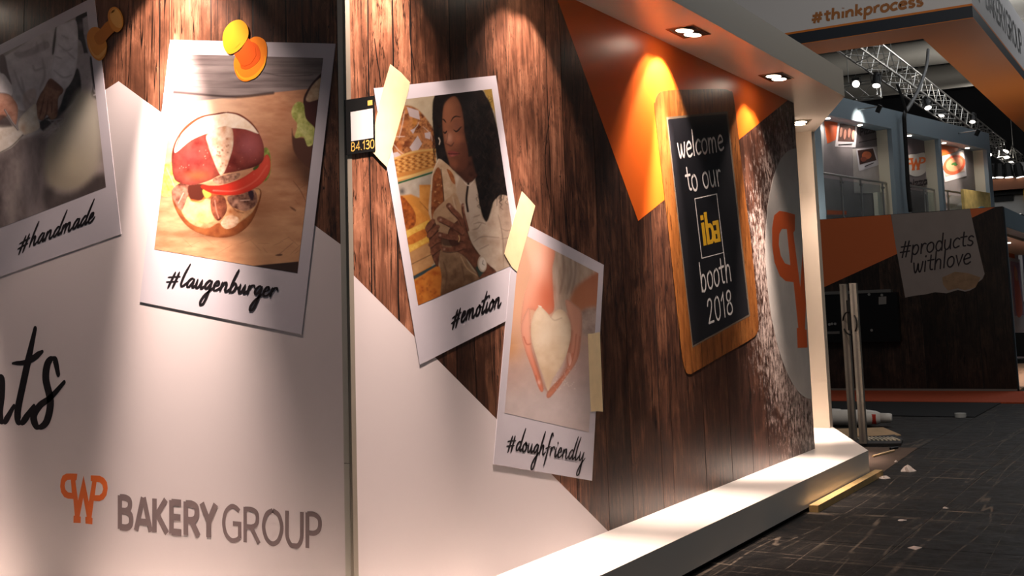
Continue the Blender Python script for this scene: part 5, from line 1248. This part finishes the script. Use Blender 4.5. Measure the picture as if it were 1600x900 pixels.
# glass railing
M_GLASS = mat('railing_glass', (226, 236, 236), .03, trans=1.0, spec=.5); M_GLASS.node_tree.nodes['Principled BSDF'].inputs['IOR'].default_value = 1.12
rail = thing('glass_railing', FF.w(4.4, ZD, -.2), 'glass balcony railing with steel posts on the upper storey', 'railing')
for a0, a1 in ((.2, 3.36), (3.95, 5.83), (5.95, 8.72)):
    MB().tube([FF.w(a0, 4.22, -.2), FF.w(a1, 4.19, -.2)], .025, 10).build('handrail', M_STEEL, rail)
pa = [FF.ab(1329, 290)[0], FF.ab(1359, 290)[0], FF.ab(1393, 300)[0], FF.ab(1434, 300)[0], FF.ab(1457, 300)[0], FF.ab(1477, 300)[0], FF.ab(1494, 305)[0]]
for k, a in enumerate(pa):
    po = MB().tube([FF.w(a, ZD, -.2), FF.w(a, 4.19, -.2)], .022, 10).build('post', M_STEEL, rail)
    for z in (3.35, 4.08):
        MB().box((-.05, -.02, -.02), (.05, .02, .02), Matrix.Translation(Vector(FF.w(a, z, -.19))) @ Matrix.Rotation(-dl + math.pi/2, 4, 'Z')).build('clamp', M_STEEL, po)
ge = [.22] + pa[:3] + [3.34, 3.97] + pa[3:5] + [5.81, 5.97] + pa[5:] + [8.7]
for a0, a1 in zip(ge[:-1], ge[1:]):
    if abs(a1 - a0 - .63) < .02 or a1 - a0 < .2: continue
    fbox('pane', a0 + .04, a1 - .04, 3.3, 4.12, -.206, -.196, M_GLASS, rail)
# things standing on the balcony
wb = thing('white_counter', FF.w(2.8, ZD, -.3), 'low white counter behind the balcony glass', 'counter')
a0, a1 = FK.ab(1363, 310)[0], FK.ab(1386, 310)[0]
fbox('body', a0, a1, ZD, FK.ab(1370, 302)[1], -.34, -.24, mat('counter_white', (226, 220, 206), .4), wb)
a0, a1, z1 = FF.ab(1500, 310)[0], FF.ab(1541, 310)[0], FF.ab(1520, 299)[1]
dm = thing('display_unit', FF.w((a0 + a1)/2, 3.25, 0.05), 'yellow display unit with a blue dome at the balcony edge', 'display')
fbox('panel', a0, a1, 3.25, z1, .03, .1, mat('display_yellow', (200, 176, 110), .5, var=.25, vscale=6), dm)
ac = a0 + .65*(a1 - a0)
decal('blue_dome', FF, [circle((ac, 3.45), .42*(a1 - a0)/1.2, 20, 0, math.pi, rb=.42)], mat('dome_blue', (110, 176, 206), .4), .115, dm, .1)
# small spots over the bays
for a, px_ in ((FF.ab(1341, 180)[0], 0), (7.0, 1)):
    l = bpy.data.lights.new('bay_spot', 'SPOT'); l.energy = (60, 170)[px_]; l.color = (1, .88, .76); l.spot_size = math.radians(80); l.spot_blend = .7; l.shadow_soft_size = .04
    sp_ = thing('bay_spotlight', FF.w(a, 5.42, .55), ('small spotlight over the first balcony bay', 'small spotlight over the pizza bay')[px_], 'spotlight')
    MB().tube([FF.w(a, 5.62, .0), FF.w(a, 5.62, .5)], .012, 6).build('arm', M_STEEL, sp_)
    MB().tube([FF.w(a, 5.64, .5), FF.w(a, 5.5, .42)], .05, 12).build('lamp_head', M_DARK, sp_)
    lo = bpy.data.objects.new('bay_spot', l); link(lo, tuple(FF.w(a, 5.47, .40)), sp_)
    lo.rotation_euler = Vector(-EN * .6 + np.array([0, 0, -.8 if px_ else -.15])).to_track_quat('-Z', 'Y').to_euler()

# ================================================================ SUSPENDED ORANGE RING
RX, RY, RZ, RWD = -2.69, 18.79, 6.0, 0.95
M_RF = mat('ring_fascia_grey', (226, 222, 222), .5); M_RN = mat('ring_navy', (40, 46, 56), .5); M_RO = mat('ring_orange', (226, 128, 44), .5)
rg = thing('suspended_ring', (RX - 3.6, RY + 5.5, RZ), 'suspended square ring with orange underside and printed grey fascia', 'ceiling ring')
X0r, Y1r = -13.0, 57.0
bars = {'front': ((X0r, RY), (RX, RY + RWD)), 'right': ((RX - RWD, RY + RWD), (RX, Y1r)), 'rear': ((X0r, Y1r - RWD), (RX - RWD, Y1r)), 'left': ((X0r, RY + RWD), (X0r + RWD, Y1r - RWD))}
for (a, b) in bars.values():
    box('underside', (a[0], a[1], RZ), (b[0], b[1], RZ + .01), M_RO, rg)
    box('navy_band', (a[0], a[1], RZ + .01), (b[0], b[1], RZ + .2), M_RN, rg)
    box('edge_line', (a[0], a[1], RZ + .2), (b[0], b[1], RZ + .235), M_RO, rg)
    box('fascia', (a[0], a[1], RZ + .235), (b[0], b[1], RZ + 1.35), M_RF, rg)
FG = Frame((0, RY, 0), (1, 0, 0), (0, 0, 1), (0, -1, 0)); FG2 = Frame((RX, 0, 0), (0, 1, 0), (0, 0, 1), (1, 0, 0))
lettering('fascia_text', FG, '#thinkprocess', HAND_, (1268, 36), (1443, 8), (0.4, -10.5), .022, mat('ring_text_brown', (176, 112, 60), .5), .004, rg, caps=False, gap=.05)
g1 = [(RY + .35 + (x - 93) / 477 * .75, RZ + 1.05 - (y - 128) / 510 * .62) for x, y in LOGO_O]
decal('fascia_emblem', FG2, [g1], mat('ring_dark_text', (62, 62, 66), .5), .004, rg)
lettering('fascia_text', FG2, 'BAKERYGROUP', CAPS, (RY + 1.5, RZ + .5), (RY + 6.2, RZ + .5), (0, .52), .035, mat('ring_dark_text', (62, 62, 66)), .004, rg, caps=False, wpx=False)
for (x, y) in ((RX - .4, RY + .5), (RX - .4, Y1r - .5), (X0r + .4, RY + .5), (X0r + .4, Y1r - .5)):
    MB().tube([(x, y, RZ + 1.35), (x, y, 12.49)], .008, 6).build('suspension_wire', M_STEEL, rg)

# light bars added out of sight on the neighbouring booth to brighten the ring's underside
for (p, n, lab) in (((-5.2, YB + .45, ZD), (1.6, .14, .07), 'added low light bar hidden on the upper deck behind the parapet'), ((XB - .15, 25.5, 3.195), (.14, 2.0, .07), 'added low light bar on the header above the lit room')):
    ub = thing('fill_light_bar', p, lab, 'light bar', 'added fill light bars')
    box('housing', (p[0] - n[0]/2, p[1] - n[1]/2, p[2]), (p[0] + n[0]/2, p[1] + n[1]/2, p[2] + n[2]), M_DARK, ub)
    box('diffuser', (p[0] - n[0]/2 + .01, p[1] - n[1]/2 + .01, p[2] + n[2]), (p[0] + n[0]/2 - .01, p[1] + n[1]/2 - .01, p[2] + n[2] + .004), mat('fill_diffuser', (255, 246, 236), .5, emit=(255, 244, 230), es=2), ub)
    l = bpy.data.lights.new('uplight', 'AREA'); l.shape = 'RECTANGLE'; l.size, l.size_y = n[0], n[1]; l.energy = 16; l.color = (1, .94, .86)
    lo = bpy.data.objects.new('uplight', l); link(lo, (p[0], p[1], p[2] + n[2] + .02), ub); lo.rotation_euler = (math.pi, 0, 0)
# ================================================================ LIGHTING TRUSSES, LAMPS, CABLE
M_TR = mat('truss_aluminium', (172, 170, 164), .32, metal=.9)
def truss(label, p0, p1, s, step):
    p0, p1 = Vector(p0), Vector(p1); d_ = (p1 - p0); L_ = d_.length; d_.normalize(); sd = d_.cross(Vector((0, 0, 1))).normalized() * s / 2; u_ = Vector((0, 0, s / 2))
    t = thing('lighting_truss', tuple((p0 + p1) / 2 - u_), label, 'truss', 'lighting trusses')
    cs = [sd + u_, sd - u_, -sd - u_, -sd + u_]
    for c in cs: MB().tube([p0 + c, p1 + c], .026, 8).build('chord', M_TR, t)
    n = int(L_ / step)
    for k in range(4):
        a, b = cs[k], cs[(k + 1) % 4]
        for i in range(n):
            q0, q1 = p0 + d_ * (i * step), p0 + d_ * ((i + 1) * step)
            MB().tube([q0 + (a if i % 2 else b), q1 + (b if i % 2 else a)], .013, 5, cap=False).build('brace', M_TR, t)
    for e in (p0, p1):
        for k in range(4): MB().tube([e + cs[k], e + cs[(k+1) % 4]], .02, 6).build('end_bar', M_TR, t)
    for q in (p0 + d_ * (L_ * .15), p0 + d_ * (L_ * .85)): MB().tube([q + u_, Vector((q.x, q.y, 12.49))], .01, 5).build('hoist_wire', M_TR, t)
    return t
truss('long aluminium lighting truss running away above the far booth', (-6.3, 25.0, 7.55), (-6.3, 57.0, 7.55), .5, .5)
truss('cross truss carrying the bright lamp above the far booth', (-12.0, 30.2, 7.2), (-6.75, 30.2, 7.2), .42, .42)
M_LAMPON = mat('stage_lamp_glow', (255, 246, 236), .5, emit=(255, 246, 234), es=4)
def stage_lamp(loc, aim, r, label, top=None):
    loc = Vector(loc); aim = Vector(aim).normalized()
    t = thing('stage_lamp', tuple(loc - Vector((0, 0, r * 1.6))), label, 'stage lamp', 'lamps on the lighting trusses')
    MB().tube([loc - aim * r * 2.4, loc - aim * r * 2.1, loc, loc + aim * r * .9], [r * .5, r * .85, r, r * 1.05], 14).build('housing', M_DARK, t)
    MB().tube([loc + aim * r * .86, loc + aim * r * .93], r * .86, 14).build('lens', M_LAMPON, t)
    sd = aim.cross(Vector((0, 0, 1))).normalized()
    MB().tube([loc + sd * r * 1.15, loc + sd * r * 1.15 + Vector((0, 0, r * 1.7)), loc - sd * r * 1.15 + Vector((0, 0, r * 1.7)), loc - sd * r * 1.15], r * .1, 6).build('yoke', M_DARK, t)
    MB().tube([loc + Vector((0, 0, r * 1.7)), loc + Vector((0, 0, (top - loc.z) if top and top > loc.z + r * 1.8 else r * 2.2))], r * .14, 6).build('clamp', M_DARK, t)
    MB().box(loc + aim * r * 1.0 + Vector((-r*.9, -r*.05, r*.9)), loc + aim * r * 1.2 + Vector((r*.9, r*.05, r*1.5))).build('barn_door', M_DARK, t)
    return t
to_cam = lambda l, k=1.0: Vector((-l[0] * k, -l[1], (EYE - l[2])))
FT = Frame((-6.3, 0, 0), (0, 1, 0), (0, 0, 1), (1, 0, 0)); FT2 = Frame((0, 30.2, 0), (1, 0, 0), (0, 0, 1), (0, -1, 0))
a, b = FT2.ab(1342, 134); p3 = (a, 29.9, b); stage_lamp(p3, to_cam(p3), .11, 'brightest stage lamp, a round glow on the cross truss', 7.0)
names = ['stage lamp hanging nearest the truss joint', 'stage lamp pair below the hanging cable', 'stage lamp under the middle of the long truss', 'stage lamp above the pizza bay', 'leftmost stage lamp of the far cluster', 'upper stage lamp of the far cluster', 'middle stage lamp of the far cluster', 'rightmost stage lamp of the far cluster', 'lowest stage lamp of the far cluster']
for k, (px_, py_) in enumerate(((1376, 128), (1434, 166), (1478, 176), (1507, 188), (1547, 238), (1562, 233), (1577, 241), (1594, 258), (1586, 250))):
    a, b = FT.ab(px_, py_); r = .11 if k < 4 else .15
    ps = (-6.3 + (.25 if k % 2 else -.1), a, b); stage_lamp(ps, Vector((.35 * math.sin(k * 2.1), -.45, -.9)), r, names[k], 7.3)
def ray_mix(x, y, s_):      # between the facade plane (s=0) and the truss plane (s=1) along one line of sight
    pf = FF.w(*FF.ab(x, y), .0); pt = np.array([-6.05, *FT.ab(x, y)]); return pf * (1 - s_) + pt * s_ + EN * .14 * (1 - s_)
pts = [ray_mix(x, y, max(0., min(1., (178 - y) / 90.))) for x, y in ((1436, 80), (1434, 105), (1424, 140), (1412, 165), (1404, 180), (1404, 200), (1407, 250), (1409, 290), (1413, 332))]
cbt_ = MB().tube([tuple(p) for p in spline(pts, 6, False)], .045, 8).build('power_cable', M_DARK, smooth=True); tag(cbt_, 'thick black cable hanging from the truss down the balcony facade', 'cable')
pts = [FF.w(*FF.ab(x, y), .2) for x, y in ((1388, 134), (1396, 155), (1403, 178))]
cbt_ = MB().tube([tuple(p) for p in spline(pts, 5, False)], .03, 8).build('power_cable', M_DARK, smooth=True); tag(cbt_, 'short black cable slanting to the top of the balcony pillar', 'cable')
for loc_ in ((-9.5, 33.0, 7.6), (-3.0, 38.0, 7.8), (-7.0, 50.0, 8.0)):       # unseen point lights added to brighten ducts and trusses
    l = bpy.data.lights.new('hall_fill_point', 'POINT'); l.energy = 170; l.color = (1, .95, .88); l.shadow_soft_size = .25
    lo = bpy.data.objects.new('hall_fill_point', l); link(lo, loc_)
# far white booth with a lamp shelf, seen past the balcony's end
FW = Frame((0, 44.0, 0), (1, 0, 0), (0, 0, 1), (0, -1, 0))
fb_ = thing('far_booth', (FW.ab(1580, 330)[0], 44.5, 0), 'far white booth with dark screen beyond the balcony end', 'booth')
def fwb(nm, x0, y0, x1, y1, th_, m_):
    a0, b1 = FW.ab(x0, y0); a1, b0 = FW.ab(x1, y1)
    return box(nm, (a0, 44.0 - th_, max(0, b0)), (a1, 44.4, b1), m_, fb_)
fwb('front_wall', 1546, 300, 1640, 470, 0, mat('far_white', (176, 174, 170), .6))
fwb('beam', 1544, 283, 1640, 293, .5, mat('beam_brown', (116, 70, 44), .6)); fwb('beam', 1546, 293, 1640, 300, .2, M_DARK)
fwb('screen', 1550, 296, 1584, 313, .1, M_DARK); fwb('yellow_strip', 1599, 285, 1606, 330, .3, mat('strip_yellow', (206, 160, 50), .6))
fwb('shelf_back', 1546, 258, 1640, 284, 0, mat('far_shelf_grey', (120, 118, 116), .6))
for k, x in enumerate((1552, 1565, 1579, 1596)):
    a, b = FW.ab(x, 273); ps = (a, 43.5, b)
    stage_lamp(ps, (0.1 * (k - 1.5), -.1, -1), .16, ('first', 'second', 'third', 'last')[k] + ' black lamp from the left on the far booth beam')

# ================================================================ THINGS ON THE FLOOR
# timber batten along the plinth
M_PINE = mat('pine_batten', (190, 158, 104), .55, var=.15, vscale=14)
b0, b1_ = on_z(1262, 800), on_z(1373, 743); yb0, yb1 = b0[1], b1_[1]
bt = MB().box((XO + .015, yb0, 0), (XO + .085, yb1, .052)).build('timber_batten', M_PINE); tag(bt, 'pale timber batten lying against the white plinth', 'batten')
# rolls wrapped in white film
M_FILM = mat('white_film', (242, 234, 226), .4, var=.08, vscale=6, bump=.5)
def roll(p0, p1, r, label):
    p0, p1 = Vector(p0), Vector(p1); d_ = (p1 - p0).normalized(); L_ = (p1 - p0).length
    t = thing('wrapped_roll', tuple((p0 + p1) / 2 - Vector((0, 0, r))), label, 'roll')
    MB().tube([p0, p0 + d_*.03, p0 + d_*.12, p0 + d_*(L_*.3), p0 + d_*(L_*.6), p1 - d_*.16, p1 - d_*.05, p1], [r*.6, r*.86, r*.97, r*.99, r, r*.98, r*.84, r*.62], 22).build('wrapped_body', M_FILM, t, smooth=True)
    MB().tube([p1 - d_*.02, p1 + d_*.12, p1 + d_*.14], [r*.62, r*.56, r*.48], 18).build('core_end', M_FILM, t, smooth=True)
    MB().add([tuple(p1 - d_*.3 + Vector((0, 0, r*.95))), tuple(p1 - d_*.22 + Vector((0, 0, r*1.3))), tuple(p1 - d_*.16 + Vector((0, 0, r*.96))), tuple(p1 - d_*.22 + Vector((.02, .04, r*.96)))], [(0,1,3), (1,2,3), (0,3,2), (0,2,1)]).build('film_tail', M_FILM, t)
    return t
ra, rb_ = on_z(1240, 668), on_z(1384, 666)
rl = roll((ra[0], 15.1, .105), (on_z(1374, 667)[0], on_z(1374, 667)[1] + .1, .105), .105, 'white film wrapped roll with red mark lying behind the steel posts')
roll((-5.4, 15.52, .115), (-4.42, 15.60, .115), .115, 'second white roll mostly hidden behind the cream upright')
# red mark on the roll
cr = Vector(WL[rl.name]); 
mk = Vector(on_z(1361, 660, .10)); yl = 15.1 + (mk.x - ra[0]) / (on_z(1374, 667)[0] - ra[0]) * (on_z(1374, 667)[1] + .1 - 15.1)
vv = []; ff = []
for i in range(7):
    an = math.radians(150 + i * 12)
    for x in (-.12, -.05): vv.append((mk.x + x, yl + .107 * math.cos(an), .105 + .107 * math.sin(an)))
for i in range(6): ff.append((2*i, 2*i+1, 2*i+3, 2*i+2))
mesh_obj('red_mark', vv, ff, mat('red_label', (206, 60, 44), .5), rl)
# cardboard sheet
cs_ = [on_z(*p) for p in ((1288, 672), (1380, 669), (1408, 681), (1300, 684))]
cbd = MB().prism([(p[0], p[1]) for p in cs_][::-1], 0.001, .012).build('cardboard_sheet', mat('cardboard', (206, 170, 130), .85, var=.1, vscale=8)); tag(cbd, 'flat brown cardboard sheet between the posts and the white roll', 'cardboard')
# post stand: slatted base, two steel posts, cable
ps1, ps2 = np.array([-3.537, 13.318]), np.array([-3.353, 13.044])
stn = thing('post_stand', (-3.4, 13.25, 0.0), 'pair of grey steel posts on a dark slatted base', 'post stand')
bq = [on_z(*p) for p in ((1330, 688), (1398, 683), (1411, 690), (1408, 697), (1336, 697.5))]
MB().prism([(p[0], p[1]) for p in bq][::-1], 0.0, .03).build('base_plate', mat('base_dark', (34, 32, 31), .6), stn)
for k in range(10):
    p0 = on_z(1337 + 6.2*k, 684.0, .03); p1 = on_z(1346 + 6.6*k, 688.6, .03); d_ = (p1 - p0); d_ /= np.linalg.norm(d_); s_ = np.array([-d_[1], d_[0], 0]) * .010
    v = [p0 - s_, p0 + s_, p1 + s_, p1 - s_]; v = [tuple(q) for q in v] + [tuple(q + [0, 0, .012]) for q in v]
    mesh_obj('slat', v, [(3,2,1,0),(4,5,6,7),(0,1,5,4),(1,2,6,5),(2,3,7,6),(3,0,4,7)], mat('slat_cream', (226, 214, 190), .5), stn)
M_POST = mat('galvanised_post', (138, 132, 122), .45, metal=.25, var=.12, vscale=10)
for p in (ps1, ps2):
    MB().box((p[0] - .038, p[1] - .035, .03), (p[0] + .038, p[1] + .035, 1.81)).build('post', M_POST, stn)
    MB().box((p[0] - .012, p[1] - .0375, .05), (p[0] + .012, p[1] - .035, 1.80)).build('post_groove', mat('groove_dark', (104, 100, 94), .5, metal=.2), stn)
mid = (ps1 + ps2) / 2
MB().box((mid[0] - .03, mid[1] - .03, 1.28), (mid[0] + .05, mid[1] + .05, 1.62)).build('black_clip', M_DARK, stn)
loop_ = [(mid[0] + .12 * math.cos(t_), mid[1] - .16 * math.cos(t_) - .05, 1.36 + .13 * math.sin(t_)) for t_ in np.linspace(-2.6, 2.9, 26)]
MB().tube(loop_, .009, 6).build('cable_loop', M_DARK, stn, smooth=True)
# brown protective sheet, stick and litter
sh = [on_z(*p) for p in ((1340, 742), (1374, 742), (1432, 700), (1330, 701))]
pr = MB().prism([(sh[0][0] , sh[0][1]), (sh[1][0], sh[1][1]), (-2.77, sh[2][1]), (-3.7, sh[3][1] + .1)], 0.0, .003).build('floor_sheet', mat('brown_paper', (84, 68, 56), .85, var=.2, vscale=5)); tag(pr, 'thin brown floor covering beside the plinth end', 'floor covering')
s0, s1 = on_z(1364, 715), on_z(1397, 706)
MB_ = MB().tube([(s0[0], s0[1], .014), (s1[0], s1[1], .014)], .012, 6).build('wood_stick', mat('stick_wood', (216, 186, 140), .6)); tag(MB_, 'thin wooden stick lying on the brown floor covering', 'stick')
s2, s3 = on_z(1388, 705), on_z(1399, 703)
MB_ = MB().tube([(s2[0], s2[1] + .1, .014), (s3[0], s3[1] + .1, .014)], .014, 6).build('dark_peg', M_DARK); tag(MB_, 'short dark peg next to the wooden stick', 'peg')
def crumple(name, px_, r, h, label, seed):
    c = on_z(*px_); rnd = random.Random(seed); v = [(c[0], c[1], h)]; n = 11
    for ring, (rad, zz) in enumerate(((.5, .75), (1.0, .12))):
        for k in range(n):
            a = 2*math.pi*k/n; q = rad * r * rnd.uniform(.65, 1.2); v.append((c[0] + q*math.cos(a), c[1] + q*math.sin(a)*1.2, max(.002, h * zz * rnd.uniform(.3, 1.3))))
    for k in range(n): v.append((v[1 + n + k][0], v[1 + n + k][1], 0.0))
    f = [(0, 1 + k, 1 + (k+1) % n) for k in range(n)]
    for o_ in (1, 1 + n): f += [(o_ + k, o_ + n + k, o_ + n + (k+1) % n, o_ + (k+1) % n) for k in range(n)]
    o = mesh_obj(name, v, f, mat('litter_paper', (214, 200, 190), .8)); return tag(o, label, 'paper scrap', 'litter on the aisle floor')
crumple('paper_scrap', (1419, 736), .07, .06, 'crumpled white paper on the aisle floor', 3)
crumple('paper_scrap', (1381, 747), .055, .02, 'small white scrap by the batten end', 5)
crumple('paper_scrap', (1477, 794), .022, .012, 'tiny white scrap in the middle of the aisle', 7)
crumple('paper_scrap', (1400, 722), .02, .02, 'tiny pale crumb beyond the crumpled paper', 9)
crumple('paper_scrap', (1409, 813), .03, .004, 'thin pale smear of paper in front of the batten', 13)
pq = [on_z(*p) for p in ((1418, 856.5), (1428, 853.5), (1441, 856), (1431, 860))]
o = MB().prism([(p[0], p[1]) for p in pq][::-1], 0.0, .003).build('paper_scrap', mat('litter_paper', (214, 200, 190), .8)); tag(o, 'flat square of white paper nearest the camera on the floor', 'paper scrap', 'litter on the aisle floor')
c = on_z(1501, 652)
tr_ = thing('tape_roll', (c[0], c[1], .012), 'small white tape roll on the black carpet edge', 'tape roll')
n = 20; vv = []; ff = []
for k in range(n):
    a = 2*math.pi*k/n
    for r, z in ((.075, 0), (.075, .055), (.045, .055), (.045, 0)): vv.append((c[0] + r*math.cos(a), c[1] + r*math.sin(a), z + .001))
for k in range(n):
    for j in range(4): ff.append((4*k + j, 4*((k+1) % n) + j, 4*((k+1) % n) + (j+1) % 4, 4*k + (j+1) % 4))
mesh_obj('tape_ring', vv, ff, mat('tape_white', (206, 204, 198), .5), tr_)
